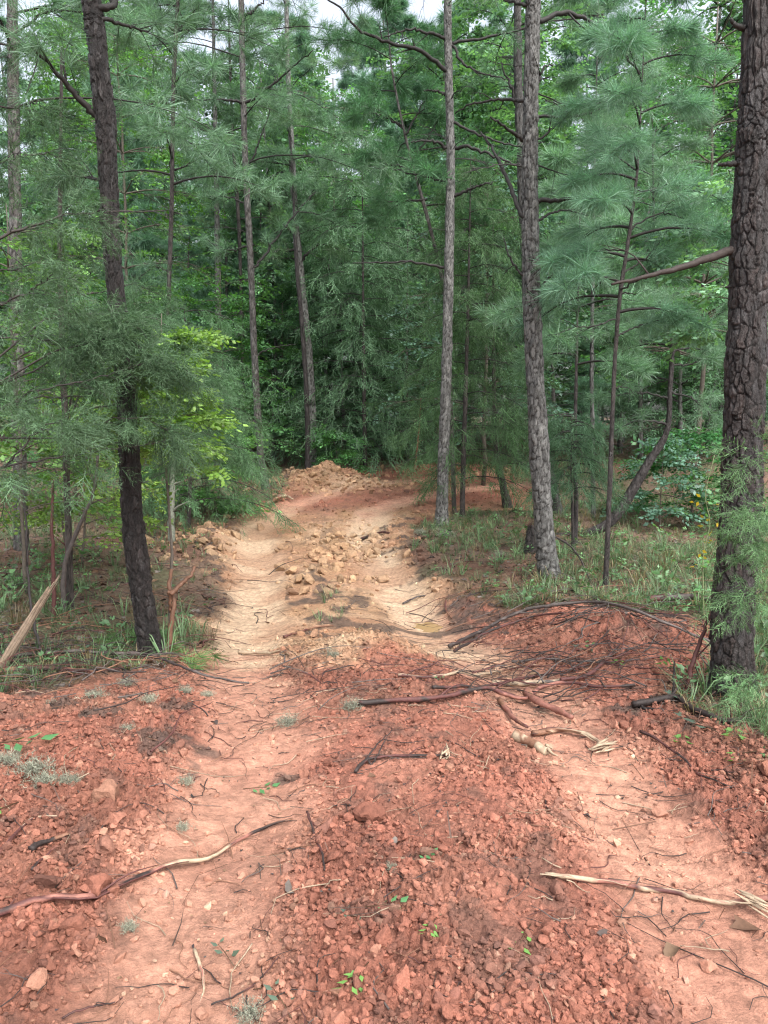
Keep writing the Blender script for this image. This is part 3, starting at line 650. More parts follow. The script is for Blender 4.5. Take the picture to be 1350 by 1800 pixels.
named_pine('grey slender stem in the gap between the straight pine and the thin young pine',
    [(1043, 905), (1042, 780), (1040, 650), (1042, 500), (1045, 300)], [9, 9, 8, 7, 5], 13.5, 8.6, 27, GREY * 1.1, GREY * .8, [], plate=.02, depth_=.003, k=14, ds=.05, dead=(3, 1.5, 4), live=(18, 3.2, 8.3, 1.5, .5), T=TUFT_M)

# --- cedars ---------------------------------------------------------
def cedar(label, line, wid, Y, top, seed, L, nl, col, T, z0, z1, sc=1.0, nsub=14, taper=.6, rise=.25, droop=.45, ends=(.35, .7, 1.0), bark=None, pxr=None):
    r = rg(seed); P = trunk_pts(line, Y, top); R = radii(P, wid, Y); org = (P[0][0], P[0][1], P[0][2] + .06)
    gt = Geo(); Q, rr = bark_trunk(gt, P, R, bark if bark is not None else BLK * 2, BRN, .02, .003, .04, 16, seed, 4.0, .2)
    gl = Geo(); gn = Geo(); O = []; D = []
    for i in range(nl):
        f = (i + r.random()) / nl; j = np.argmin(abs(Q[:, 2] - (z0 + (z1 - z0) * f))); az = i * 2.399 + r.normal(0, .3)
        l = L * (1 - taper * f) * r.uniform(.6, 1.15); p = limb_path(Q[j], az, l, rise, droop, r)
        tube(gl, p, np.linspace(.010, .003, len(p)), 4, TWG, False)
        o, d = foliate(gl, p, r, nsub, l * .4, .006, TWG, ends, upb=-.05, t0=.15, drp=.35, seg=4); O += o; D += d
    D = np.array(D); D = D / np.linalg.norm(D, axis=1)[:, None] + [0, 0, -.25]
    scatter(gn, T, np.array(O), D, col, r, sc, roll=.6)
    return parts('cedar_tree', label, 'cedar tree', org, [('trunk', gt, M_BARK), ('limb', gl, M_TWIG), ('crown', gn, M_CED)])
cedar('feathery drooping cedar with a dark thin stem just right of the pale grey pine', [(812, 918), (815, 800), (820, 640), (824, 480)], [11, 10, 8, 5], 12.8, 5.9, 31, 1.25, 46, CEDC * [1.05, 1.12, .9], CED_M, .55, 5.7, 1.0, 14, .55)
cedar('small cedar with a leaning bare foot behind the straight grey pine', [(893, 905), (884, 850), (872, 790), (868, 640)], [20, 15, 11, 7], 14.0, 5.4, 32, 1.1, 34, CEDC, CED_M, .8, 5.2, 1.0, 12, .5)
cedar('broad dark cedar behind the far heap in the middle of the picture', [(642, 826), (640, 700), (638, 500)], [9, 8, 5], 18.6, 8.5, 33, 2.4, 60, CEDD * [1.3, 1.25, 1.35], CED_F, .9, 8.2, .8, 14, .5)
cedar('second dark cedar right behind the road bend', [(716, 832), (714, 700), (716, 520)], [8, 7, 4], 20.8, 7.5, 34, 2.3, 56, CEDD * 1.15, CED_F, .9, 7.3, .8, 14, .55)
cedar('low bushy cedar behind the dark leaning trunk, left of the clearing', [(330, 905), (335, 800), (330, 700)], [9, 7, 4], 11.5, 3.4, 35, 1.35, 44, CEDC * [1.1, 1.2, 1.05], CED_M, .35, 3.3, .9, 14, .5)
cedar('small cedar bush between the thin stems on the right', [(1008, 950), (1006, 880), (1004, 820)], [7, 6, 3], 9.8, 1.75, 36, .62, 26, CEDC * [1.1, 1.2, 1.2], CED_M, .75, 1.7, .7, 10, .3)

# near cedar boughs on the left, trunk outside the picture
def near_cedar(name_label, org, line, rads, boughs, seed, col, sc=1.0, dens=1.0):
    r = rg(seed); org = np.array(org, float); org[2] = Hs(org[0], org[1])
    gt = Geo(); P = np.array(line, float); P[0, 2] = org[2] - .05
    bark_trunk(gt, P, rads, BRN * 1.2, BRN * .7, .018, .003, .03, 22, seed, 5, .25)
    items = [('trunk', gt, M_BARK)]; gn = Geo()
    for pts, Y, dY, r0, nsub, sl in boughs:
        g = Geo(); bp = px_line(pts, Y, dY); q = spline(bp, 22); q[1:] += r.normal(0, .006, (21, 3)); 
        j = np.argmin(abs(P[:, 2] - q[0, 2])); jj = P[j] * .999; s0 = spline(np.array([jj, q[0]]), 5)
        tube(g, np.vstack([s0[:-1], q]), np.linspace(r0 * 1.0, r0 * .25, 26), 6, np.array([.040, .034, .031]))
        o, d = foliate(g, q, r, int(nsub * dens), sl, r0 * .6, TWG, (.2, .4, .6, .8, 1.0), upb=.02, spread=.8, t0=.04, drp=.4, seg=5)
        # finer second order
        O = list(o); D = list(d)
        for k_ in range(len(o)):
            for m_ in range(1):
                dd = d[k_] / (np.linalg.norm(d[k_]) + 1e-9) + r.normal(0, .6, 3); dd /= np.linalg.norm(dd); l = r.uniform(.05, .16)
                O.append(o[k_] + dd * l); D.append(dd)
        O = np.array(O); D = np.array(D); kp = vn(O[:, 0] * 7 + O[:, 1] * 5, O[:, 2] * 7, seed) > .44; O = O[kp]; D = D[kp]; D = D / np.linalg.norm(D, axis=1)[:, None] + [0, 0, -.22]
        scatter(gn, CED_N, O, D, col, r, sc, roll=.7)
        items.append(('bough', g, M_TWIG))
    items.append(('crown', gn, M_CED))
    return parts('cedar_tree', name_label, 'cedar tree', tuple(org), items)
near_cedar('large near cedar reaching in from the left with drooping grey green sprays', (-2.9, 4.6, 0),
    [(-2.9, 4.6, 0), (-2.88, 4.6, 1.5), (-2.85, 4.62, 3.2), (-2.82, 4.6, 5.5)], [.09, .075, .055, .02],
    [([(-40, 432), (60, 395), (150, 374), (290, 370)], 4.5, .3, .011, 26, .32), ([(-40, 545), (30, 522), (70, 500), (112, 462)], 4.4, -.2, .010, 16, .28),
     ([(-40, 740), (60, 690), (180, 662), (250, 640)], 4.4, .5, .009, 28, .34), ([(-40, 600), (40, 590), (120, 600), (260, 565)], 4.7, .7, .008, 30, .36),
     ([(-30, 830), (90, 806), (200, 790), (340, 768)], 4.6, .4, .008, 18, .30), ([(-40, 690), (80, 640), (180, 590), (330, 600)], 4.9, .9, .008, 30, .36),
     ([(-40, 850), (30, 800), (60, 760), (110, 740)], 4.1, -.1, .008, 26, .30), ([(-40, 300), (20, 280), (80, 270), (120, 290)], 4.8, .6, .009, 20, .30),
     ([(-40, 170), (20, 190), (70, 180), (110, 200)], 4.9, .8, .009, 16, .30), ([(-40, 60), (20, 80), (60, 60), (100, 90)], 5.0, .9, .009, 14, .28),
     ([(-40, 480), (40, 470), (90, 450), (150, 450)], 5.6, .9, .008, 18, .30), ([(60, 700), (160, 690), (250, 640), (330, 650)], 4.9, .1, .007, 26, .32), ([(90, 620), (180, 598), (230, 600), (280, 630)], 4.95, 0, .007, 26, .26), ([(80, 560), (150, 552), (210, 560), (250, 580)], 4.95, 0, .007, 22, .24), ([(100, 770), (180, 742), (240, 735), (310, 760)], 4.9, 0, .006, 30, .26)], 51, CEDC * [1.0, 1.0, .95])
near_cedar('cedar whose boughs spread rightward at mid height behind the dark leaning trunk', (-2.75, 6.6, 0),
    [(-2.75, 6.6, 0), (-2.72, 6.6, 1.5), (-2.7, 6.62, 3.0), (-2.6, 6.6, 4.6)], [.03, .027, .02, .01],
    [([(150, 720), (260, 700), (340, 690), (420, 720)], 6.6, .3, .008, 34, .42), ([(150, 660), (230, 640), (300, 620), (360, 640)], 6.6, -.2, .008, 34, .42),
     ([(150, 790), (260, 770), (350, 760), (430, 790)], 6.5, .2, .007, 28, .36), ([(140, 520), (200, 510), (240, 500), (300, 530)], 6.7, .4, .008, 16, .35),
     ([(140, 600), (200, 590), (260, 560), (330, 590)], 6.2, -.4, .008, 30, .42)],
    52, CEDC * [1.12, 1.22, 1.08], 1.1, .8)
near_cedar('bright fine cedar sprays in front of the big trunk at the right edge', (2.35, 3.5, 0),
    [(2.35, 3.5, 0), (2.34, 3.5, .8), (2.33, 3.5, 1.6), (2.3, 3.5, 2.3)], [.03, .025, .015, .006],
    [([(1400, 830), (1350, 810), (1310, 815)], 3.5, -.1, .004, 12, .13), ([(1400, 1000), (1355, 960), (1312, 950)], 3.5, -.1, .004, 14, .15),
     ([(1400, 1080), (1350, 1040), (1300, 1042)], 3.5, -.15, .004, 15, .15), ([(1400, 1230), (1360, 1190), (1318, 1195)], 3.5, -.1, .004, 12, .13), ([(1400, 930), (1360, 900), (1325, 890)], 3.5, -.1, .004, 10, .12)],
    53, np.array([.13, .24, .11]), .62, 1.0)

# --- broadleaf saplings ---------------------------------------------
def broad(label, base, H, L, nl, seed, col, T, z0=.3, rb=.02, sc=1.0, nsub=8, name='sapling', lean=(0, 0), cat='sapling', ends=(.4, .7, 1.0), taper=.4, stems=1, barkc=None):
    r = rg(seed); b = np.array([base[0], base[1], Hs(base[0], base[1])]); gt = Geo(); gl = Geo(); gn = Geo(); O = []; D = []
    bc = barkc if barkc is not None else np.array([.10, .085, .07])
    for s in range(stems):
        off = r.normal(0, .06, 2) if stems > 1 else (0, 0)
        P = spline(np.array([b + [off[0], off[1], -.03], b + [off[0] * 2 + lean[0] * .4 * H, off[1] * 2 + lean[1] * .4 * H, H * .5], b + [lean[0] * H + off[0] * 5, lean[1] * H + off[1] * 5, H]]), 14)
        P[1:-1] += r.normal(0, .01 * H / 3, (12, 3)); tube(gt, P, np.linspace(rb, rb * .25, 14), 8, bc)
        for i in range(nl // stems):
            f = z0 + (1 - z0) * (i + r.random()) / (nl // stems); p0 = P[min(int(f * 13), 13)]; l = L * (1 - taper * f) * r.uniform(.6, 1.15)
            p = limb_path(p0, i * 2.4 + r.normal(0, .4), l, .45, .4, r); tube(gl, p, np.linspace(rb * .35, .002, len(p)), 4, bc, False)
            o, d = foliate(gl, p, r, nsub, l * .4, rb * .3, bc, ends, upb=.1, t0=.25, drp=.2); O += o; D += d
    D = np.array(D); D = D / np.linalg.norm(D, axis=1)[:, None] * [1, 1, .5]
    scatter(gn, T, np.array(O), D, col, r, sc, roll=.35, cvar=.25)
    return parts(name, label, cat, tuple(b), [('trunk', gt, M_TWIG), ('limb', gl, M_TWIG), ('crown', gn, M_LEAF)])
def bx(px, Y): return ((px - 675) / FPX * depth(Y, 800), Y)
broad('yellow green sapling glowing behind the dark leaning trunk', bx(292, 5.7), 2.5, .48, 30, 61, LIME * .9, LF_N, .6, .014, .62, 10)
broad('yellow green leafy bush at the left edge behind the near cedar', bx(35, 7.2), 3.6, 1.2, 28, 62, LIME * [.7, .8, 1], LF_N, .25, .02, .75, 10)
broad('yellow leaved low shrub in the shade of the near cedar', bx(120, 8.5), 2.1, 1.0, 24, 63, LIME * [.9, .85, .8], LF_N, .2, .015, .75, 10, name='shrub', cat='shrub', stems=2)
broad('leafy green sapling between the two pines left of the far heap', bx(500, 20.5), 4.2, 1.5, 32, 64, BRD * 1.15, LF_M, .12, .025, 1.0, 9)
broad('bushy green sapling left of the slim bowed pine', bx(395, 17.8), 4.6, 1.5, 36, 65, BRD * 1.1, LF_M, .15, .025, 1.0, 9)
broad('light green shrub leaning over the clearing beside the slim bowed pine', bx(350, 13.0), 1.7, 1.0, 26, 66, BRD * [1.5, 1.35, 1.3], LF_N, .1, .015, 1.1, 9, name='shrub', cat='shrub', stems=2)
broad('tall airy broadleaf tree at the top left with scattered yellow leaves', bx(235, 17), 10.0, 2.2, 40, 67, BRD * [1.3, 1.3, .8], LF_M, .35, .05, .9, 8, name='broadleaf_tree', cat='tree')
broad('broadleaf tree with bluish leaves behind the pale grey pine', bx(850, 16.5), 7.0, 2.2, 50, 68, BLU, LF_M, .2, .05, 1.0, 9, name='broadleaf_tree', cat='tree')
broad('deep green shrub in the hollow at the right', bx(1215, 13.5), 1.7, 1.2, 26, 69, BRD * [.6, .85, .7], LF_M, .1, .015, .9, 9, name='shrub', cat='shrub', stems=3)
broad('pale leaved sapling beside the leaning dark pine', bx(1165, 12.8), 1.6, .8, 14, 70, BLU * 1.1, LF_N, .15, .012, 1.0, 8)
broad('light green leafy branches beside the big right trunk at head height', bx(1275, 7.6), 4.1, .8, 22, 71, BLU * [1.5, 1.45, 1.2], LF_N, .62, .018, .9, 7)
broad('small leafy plant at the foot of the far heap', bx(600, 18.2), 1.1, .8, 16, 72, BRD * 1.5, LF_M, .1, .01, .8, 7, name='shrub', cat='shrub', stems=2)
broad('tall broadleaf tree behind the big right trunk, top right', bx(1225, 15.5), 9.5, 2.6, 60, 73, BRD * [1.1, 1.2, 1.3], LF_M, .3, .06, 1.0, 9, name='broadleaf_tree', cat='tree')
broad('dense green sapling behind the left edge cedar', bx(130, 13.0), 4.2, 1.5, 30, 74, BRD * [1.0, 1.1, 1.0], LF_M, .12, .03, .95, 9)
broad('green broadleaf tree with light tips at the top centre left', bx(590, 24.0), 11.0, 2.8, 56, 75, BRD * [1.3, 1.4, 1.3], LF_F, .3, .07, .8, 9, name='broadleaf_tree', cat='tree')

# --- the woods behind: prototypes copied in a loop -------------------
def proto_pine(H, L, nl, z0, seed, col, rb=.09, name='pine_tree', dens=11):
    r = rg(seed); P = np.array([[0, 0, -.1], [.1 * r.normal(), 0, H * .3], [.2 * r.normal(), .1, H * .7], [.2 * r.normal(), 0, H]]); gt = Geo()
    Q, rr = bark_trunk(gt, P, [rb, rb * .8, rb * .45, rb * .1], GREY * r.uniform(.6, 1.3), BRN, .05, .006, .12, 10, seed, 2.5, .2)
    gl = Geo(); gn = Geo(); cv = lambda f: Q[np.argmin(abs(Q[:, 2] - (H * z0 + H * (1 - z0) * f)))]
    pine_crown(gl, gn, None, None, r, nl, L, TUFT_F, col, 1.0, nsub=dens, curve=cv, taper=.72, r0=.03, k=3, ends=(.3, .65, 1.0), rise=.2, droop=.3)
    return [('trunk', mesh('trunk', gt, M_BARK)), ('limb', mesh('limb', gl, M_TWIG)), ('crown', mesh('crown', gn, M_NEED))]
def proto_broad(H, L, nl, z0, seed, col, T=LF_F, lm=None, rb=.08):
    r = rg(seed); gt = Geo(); gl = Geo(); gn = Geo(); O = []; D = []
    P = spline(np.array([[0, 0, -.1], [.2 * r.normal(), .1, H * .4], [.4 * r.normal(), 0, H]]), 16); tube(gt, P, np.linspace(rb, rb * .2, 16), 8, GREY * .8)
    for i in range(nl):
        f = z0 + (1 - z0) * (i + r.random()) / nl; p0 = P[min(int(f * 15), 15)]; l = L * (1 - .45 * f) * r.uniform(.6, 1.15)
        p = limb_path(p0, i * 2.4 + r.normal(0, .4), l, .5, .45, r); tube(gl, p, np.linspace(rb * .35, .006, len(p)), 3, TWG, False)
        o, d = foliate(gl, p, r, 10, l * .42, rb * .2, TWG, (.3, .65, 1.0), t0=.2, drp=.2); O += o; D += d
    D = np.array(D); D = D / np.linalg.norm(D, axis=1)[:, None] * [1, 1, .6]
    scatter(gn, T, np.array(O), D, col, r, 1.0, roll=.45, cvar=.25)
    return [('trunk', mesh('trunk', gt, M_BARK)), ('limb', mesh('limb', gl, M_TWIG)), ('crown', mesh('crown', gn, lm or M_LEAF))]
PR = {
 'p1': (proto_pine(14, 2.6, 46, .30, 401, PINE * [.95, 1.0, 1.1]), 'pine_tree', 'tall bare legged pine in the woods far behind the clearing', 'pine tree', 'tall pines in the woods behind'),
 'p2': (proto_pine(10, 2.3, 44, .14, 402, PINE * [1.0, 1.05, 1.15]), 'pine_tree', 'younger pine with foliage down to head height in the woods behind', 'pine tree', 'younger pines in the woods behind'),
 'c1': (proto_broad(8, 2.2, 60, .08, 403, CEDD * [1.3, 1.3, 1.45], CED_F, M_CED), 'cedar_tree', 'dark cedar filling the shade in the woods behind', 'cedar tree', 'dark cedars in the woods behind'),
 'b1': (proto_broad(12, 3.0, 60, .22, 404, BRD * [1.35, 1.15, 1.6]), 'broadleaf_tree', 'tall leafy hardwood in the woods far behind the clearing', 'tree', 'hardwoods in the woods behind'),
 'b2': (proto_broad(4.5, 2.1, 44, .06, 405, BRD * [1.1, 1.1, 1.3], LF_M), 'sapling', 'low leafy understorey sapling in the woods behind', 'sapling', 'understorey saplings behind'),
}
def place(key, x, y, sc, rot, label):
    items, nm, _, cat, group = PR[key]
    t = thing(nm, label, cat, (x, y, float(Hs(x, y)) - .05), group); t.rotation_euler = (0, 0, rot); t.scale = (sc, sc, sc)
    for n_, me in items: link(n_, me, t)
rb = rg(77); spots = []
def row(keys, y0, y1, n, s0, s1):
    for i in range(n):
        y = rb.uniform(y0, y1); hw = .52 * y + 2.5; x = -hw + 2 * hw * (i + rb.random()) / n
        k = keys[rb.integers(0, len(keys))]; sc = rb.uniform(s0, s1); rot = rb.uniform(0, 6.28)
        if smask(np.array(x), np.array(y)) > .2: continue
        if -.19 < x / y < .05 and k != 'c1' and y > 21: sc *= .9 if y < 41 else 1.0
        spots.append((k, x, y, sc, rot))
row(['b2', 'c1', 'p2'], 18, 21, 9, .6, .9)
row(['p2', 'c1', 'b2', 'p1', 'b1'], 21, 26, 13, .85, 1.15)
row(['p2', 'p1', 'b1', 'c1', 'p1'], 26, 32, 18, 1.0, 1.35)
row(['p1', 'b1', 'c1', 'p1'], 32, 41, 20, 1.15, 1.5)
row(['b1', 'c1', 'b1', 'p1'], 42, 55, 22, 1.2, 1.5)
MARKS = [(45, 'left edge pine'), (170, 'near cedar boughs'), (245, 'dark leaning trunk'), (345, 'thin straight pine stem'), (480, 'slim bowed pine'), (580, 'pine at the clay heap'), (690, 'broad dark cedar'), (850, 'pale grey pine'), (1000, 'straight grey pine'), (1130, 'thin young pine'), (1240, 'toppled pine'), (9999, 'big right trunk')]
RANK = ['nearest', 'second nearest', 'third nearest', 'fourth nearest', 'fifth nearest', 'sixth nearest', 'seventh nearest', 'eighth nearest']

KIND = {'p1': 'tall bare pine', 'p2': 'younger pine', 'c1': 'dark cedar', 'b1': 'tall leafy hardwood', 'b2': 'leafy sapling'}
spots += [('p1', -4, 33, 1.2, 1), ('b1', -5.6, 38, 1.5, 3), ('p1', -.8, 34, 1.15, 4), ('b1', 4.2, 25, 1.2, 1), ('p1', 7.2, 26.5, 1.25, 2), ('b1', 10, 25, 1.3, 3), ('b1', -9.5, 26, 1.15, 4), ('p1', 2.8, 28, 1.1, 5), ('b1', 7, 21, .9, 2), ('p2', -3.2, 22, .75, 1), ('c1', -1.7, 23.2, 1.0, 2), ('p2', .1, 24, .8, 3), ('c1', 1.3, 22.8, .9, 4), ('p2', -4.9, 24.3, .9, 5), ('b2', -.6, 21.6, .8, 1), ('c1', -3.9, 26, 1.1, 2), ('c1', .3, 27.5, 1.1, 0)]
seen = {}
for k, x, y, sc, rot in sorted(spots, key=lambda q: q[2]):
    px = 675 + FPX * x / depth(y, 760); mk = next(m for e, m in MARKS if px < e); q = seen.setdefault((k, mk), []); q.append((k, x, y, sc, rot))
for (k, mk), q in seen.items():
    for i, a in enumerate(q):
        place(*a, (KIND[k] + ' in the woods behind the ' + mk) if len(q) == 1 else (KIND[k] + ', ' + RANK[i] + ' of its kind behind the ' + mk))

# ------------------------------------------------------------------ sticks, logs and branches on the ground
REDB = np.array([.085, .032, .028]); PINK = np.array([.23, .10, .075]); CRM = np.array([.34, .26, .18]); DKB = np.array([.030, .021, .019]); GRB = np.array([.085, .070, .064]); ORB = np.array([.17, .085, .052])
def stick(label, pts, wpx, cols, name='stick', cat='stick', lift=.0, subs=0, seed=0, fork=None, group=None, w1=.5, k=9, arch=None, strands=0, amp=1.0):
    r = rg(seed + 900); P = np.array([hit(a, b) for a, b in pts]); Yc = P[:, 1].mean(); r0 = wpx / 2 * Yc / FPX
    P[:, 2] = np.maximum(P[:, 2], Hs(P[:, 0], P[:, 1])) + r0 * .8 + .012 + lift
    if arch is not None: P[:, 2] += np.interp(np.linspace(0, 1, len(P)), np.linspace(0, 1, len(arch)), arch)
    L = np.linalg.norm(np.diff(P, axis=0), axis=1).sum(); n = max(18, int(L / .025)); Q = spline(P, n); gh = Hfull(Q[:, 0], Q[:, 1]) + r0 * .55 + .003
    gs = np.array([gh[max(0, i - 3):i + 4].max() for i in range(n)]); gs = np.convolve(np.pad(gs, 2, mode='edge'), np.ones(5) / 5, 'valid'); Q[:, 2] = np.maximum(Q[:, 2], gs)
    if L < .5: ln = np.linspace(gs[0], gs[-1], n); Q[:, 2] = ln + max(0, (gs - ln).mean() + .004) + lift
    Q += np.cumsum(r.normal(0, .0016 * amp, Q.shape), 0) - np.linspace(0, 1, n)[:, None] * 0
    rr = r0 * np.linspace(1, w1, n) * (1 + .22 * (vn(np.linspace(0, L * 14, n), np.zeros(n), seed) - .5) * 2)
    cols = np.array(cols, float); ci = np.interp(np.linspace(0, len(cols) - 1, n) + .6 * (vn(np.linspace(0, 9, n), np.ones(n), seed + 3) - .5), np.arange(len(cols)), np.arange(len(cols)))
    ci = np.clip(np.round(ci * 1.0 + .15 * np.sin(np.arange(n))), 0, len(cols) - 1).astype(int)
    C = np.repeat(cols[ci][:, None], k, 1); th = np.arange(k)
    pt = vn(np.repeat(np.linspace(0, L * 18, n)[:, None], k, 1), np.repeat(th[None] * .8, n, 0), seed + 5)
    C = np.where((pt > .68)[..., None], cols[(ci + 1) % len(cols)][:, None], C)
    g = Geo(); tube(g, Q, rr, k, C.reshape(-1, 3), True, rr[:, None] * .28 * (pt - .5))
    for i in range(strands):
        a, b = sorted(r.integers(0, n, 2)); b = min(n, a + int(n * .45)); S_ = Q[a:b] + np.array([r.normal(0, r0), r.normal(0, r0), r0 * .4])
        if len(S_) > 4: tube(g, S_ + np.cumsum(r.normal(0, .0012, S_.shape), 0), np.linspace(r0 * .4, r0 * .15, len(S_)), 5, cols[r.integers(0, len(cols))])
    for i in range(subs):
        a = r.integers(int(n * .15), n - 2); d = Q[a + 1] - Q[a]; d /= np.linalg.norm(d) + 1e-9; d = d + r.normal(0, .7, 3) * [1, 1, .35]; d[2] = abs(d[2]) * .35; d /= np.linalg.norm(d); l = r.uniform(.06, .22) * L ** .5
        S_ = spline(np.array([Q[a], Q[a] + d * l * .5 + r.normal(0, .01, 3), Q[a] + d * l + [0, 0, -.01]]), 7); tube(g, S_, np.linspace(rr[a] * .5, .001, 7), 5, C[a, 0])
    for f in (fork or []):
        F_ = np.array([hit(a, b) for a, b in f[0]]); F_[:, 2] += r0 * .6 + .01 + lift + np.linspace(0, f[1], len(F_)); j = np.argmin(np.linalg.norm(Q - F_[0], axis=1)); F_ = np.vstack([Q[j], F_])
        S_ = spline(F_, 16); S_[1:] += r.normal(0, .002, (15, 3)); tube(g, S_, np.linspace(r0 * .65, r0 * .2, 16), 6, cols[-1])
    return single(name, g, M_WOOD, label, cat, group)
def splinters(label, px, py, n, L, az, seed, col=CRM, name='splintered_wood'):
    r = rg(seed); c = hit(px, py); g = Geo()
    for i in range(n):
        a = az + r.normal(0, .28); o = c + np.array([r.normal(0, L * .12), r.normal(0, L * .1), r.uniform(.01, .05)]); d = np.array([math.cos(a), math.sin(a), r.normal(0, .12)]); l = L * r.uniform(.5, 1.1)
        P = np.array([o - d * l / 2, o + r.normal(0, .004, 3), o + d * l / 2]); P[:, 2] = np.maximum(P[:, 2], Hs(P[:, 0], P[:, 1]) + .015); w_ = r.uniform(.003, .008)
        tube(g, spline(P, 7), np.array([.3, .8, 1, 1, .9, .6, .15]) * w_, 4, col * r.uniform(.75, 1.15))
    return single(name, g, M_WOOD, label, 'wood splinters')
stick('long crooked stick with red bark and a peeled cream middle, lower left', [(-20, 1624), (60, 1608), (130, 1598), (200, 1580), (258, 1546), (310, 1533), (370, 1518), (420, 1486), (470, 1463), (512, 1452)], 11, [DKB, REDB, PINK, REDB, DKB, PINK, CRM, CRM, PINK, DKB, ORB], subs=3, seed=1, strands=3, w1=.5)
stick('long straight stick, cream at its left tip and dark at its right, lower right', [(958, 1547), (1030, 1553), (1100, 1566), (1170, 1573), (1230, 1586), (1290, 1596), (1370, 1588)], 8, [CRM, CRM, PINK, REDB, CRM, PINK, DKB], seed=2, w1=1.2, strands=1)
splinters('pale splintered wood at the right edge beside the dark stick end', 1325, 1605, 7, .13, 2.3, 3)
stick('short bent red stick with white broken tip at the left edge', [(-15, 1540), (15, 1500), (40, 1468), (62, 1452), (100, 1449)], 7, [REDB, PINK, REDB, REDB, CRM], seed=4)
stick('dark bark chunk with torn orange end, left foreground', [(55, 1515), (80, 1502), (100, 1490), (122, 1482)], 15, [DKB, DKB, ORB], seed=5, w1=.35, name='bark_chunk', cat='bark')
stick('thin dark twig below the bark chunk', [(56, 1550), (80, 1525), (100, 1500)], 5, [DKB, REDB, PINK], seed=6)
stick('thin dark twig lying lengthwise in the middle of the near track', [(540, 1440), (548, 1460), (560, 1490), (568, 1510), (575, 1538)], 6, [DKB, REDB, DKB], seed=7, subs=1)
stick('pale peeled strip with red lower end in the lower left foreground', [(341, 1678), (352, 1722), (352, 1750), (338, 1792)], 7, [CRM, CRM, PINK], seed=8)
stick('thin dark curved twig right of the peeled strip', [(372, 1776), (430, 1752), (465, 1716), (490, 1678)], 3.5, [DKB, REDB], seed=9, subs=2)
stick('thin twig at the bottom left edge of the picture', [(110, 1800), (160, 1782), (212, 1758)], 5, [DKB, REDB], seed=10, subs=2)
stick('dark forked twig in the centre beyond the clods', [(624, 1368), (645, 1346), (690, 1336), (740, 1338), (778, 1340)], 7, [DKB, REDB, DKB], seed=11, fork=[([(640, 1345), (662, 1325), (690, 1308)], .05), ([(655, 1350), (680, 1322)], .06)], subs=2)
splinters('tiny pale splinter cluster at the tip of the dark forked twig', 783, 1338, 6, .09, 1.2, 12)
stick('thick pale split chunk of wood right of centre', [(906, 1300), (935, 1314), (966, 1330)], 19, [CRM, ORB, CRM], seed=13, w1=.8, name='wood_chunk', cat='wood chunk', strands=2)
stick('peeled orange branch ending in a splintered fan', [(935, 1297), (985, 1292), (1030, 1302), (1062, 1318)], 11, [REDB, ORB, CRM, CRM], seed=14, strands=3, subs=4)
splinters('fan of pale splinters at the end of the peeled orange branch', 1058, 1324, 12, .15, .45, 15)
stick('long dark red branch lying across the track in front of the branch tangle', [(630, 1246), (700, 1243), (760, 1240), (830, 1228), (880, 1232), (925, 1240), (950, 1222), (1000, 1214), (1050, 1220), (1112, 1218)], 10, [DKB, REDB, REDB, DKB, REDB, PINK, REDB, DKB], seed=16, subs=6, lift=.01)
stick('thick peeled pinkish branch with a knobbly upper end', [(925, 1232), (950, 1252), (980, 1262), (1008, 1274)], 16, [ORB, PINK, PINK], seed=17, w1=.6, lift=.02, strands=2)
stick('crooked orange root below the long dark red branch', [(878, 1238), (892, 1258), (905, 1276), (926, 1292)], 10, [ORB, PINK, REDB], seed=18, w1=.6)
stick('pale barkless log in the middle of the branch tangle', [(865, 1206), (930, 1208), (1000, 1202)], 11, [CRM, CRM, GRB], seed=19, w1=.7)
stick('thin cream branch reaching left out of the tangle', [(700, 1201), (760, 1198), (830, 1196), (880, 1188), (960, 1178)], 6, [REDB, CRM, CRM, ORB], seed=20, subs=3)
stick('bent red branch rising to the right in the tangle', [(985, 1208), (1025, 1202), (1050, 1186), (1070, 1166), (1088, 1148)], 8, [REDB, REDB, DKB], seed=21, lift=.02, subs=2)
stick('long arched grey branch spanning the red mound', [(790, 1142), (850, 1120), (905, 1100), (960, 1092), (1040, 1086), (1110, 1100), (1180, 1124), (1250, 1146)], 8, [DKB, GRB, GRB, GRB * 1.2], seed=22, arch=[0, .06, .10, .12, .10, .05], subs=6, name='branch', cat='branch')
stick('second thin arching branch just under the long arched one', [(800, 1150), (860, 1128), (930, 1110), (990, 1100)], 6, [DKB, REDB], seed=23, arch=[0, .04, .08, .06], subs=4, name='branch', cat='branch')
stick('black forked branch at the foot of the big right trunk', [(1112, 1250), (1160, 1244), (1190, 1240), (1222, 1262), (1280, 1276), (1320, 1262), (1360, 1250)], 13, [DKB * .8, DKB, DKB * .6], seed=24, fork=[([(1182, 1240), (1184, 1205)], .12), ([(1130, 1252), (1165, 1258)], .01)], name='branch', cat='branch', subs=3)
stick('long grey brown branch lying along the left bank', [(-20, 1178), (60, 1168), (140, 1164), (200, 1168), (260, 1172), (310, 1192), (370, 1216), (440, 1229)], 9, [DKB, GRB, DKB * 1.3, GRB], seed=25, lift=.05, subs=7, name='branch', cat='branch', w1=.35)
stick('short rotten log with orange torn end at the left edge', [(-20, 1192), (40, 1188), (80, 1186), (165, 1192)], 17, [ORB, DKB, REDB], seed=26, name='log', cat='log', w1=.3)
stick('small cream stick on the track edge left of centre', [(420, 1151), (465, 1155), (512, 1158)], 6, [CRM, CRM, ORB], seed=27, w1=.8)
stick('thin red twig pointing up the track, centre', [(500, 1124), (545, 1110), (585, 1102)], 5, [REDB, ORB], seed=28)
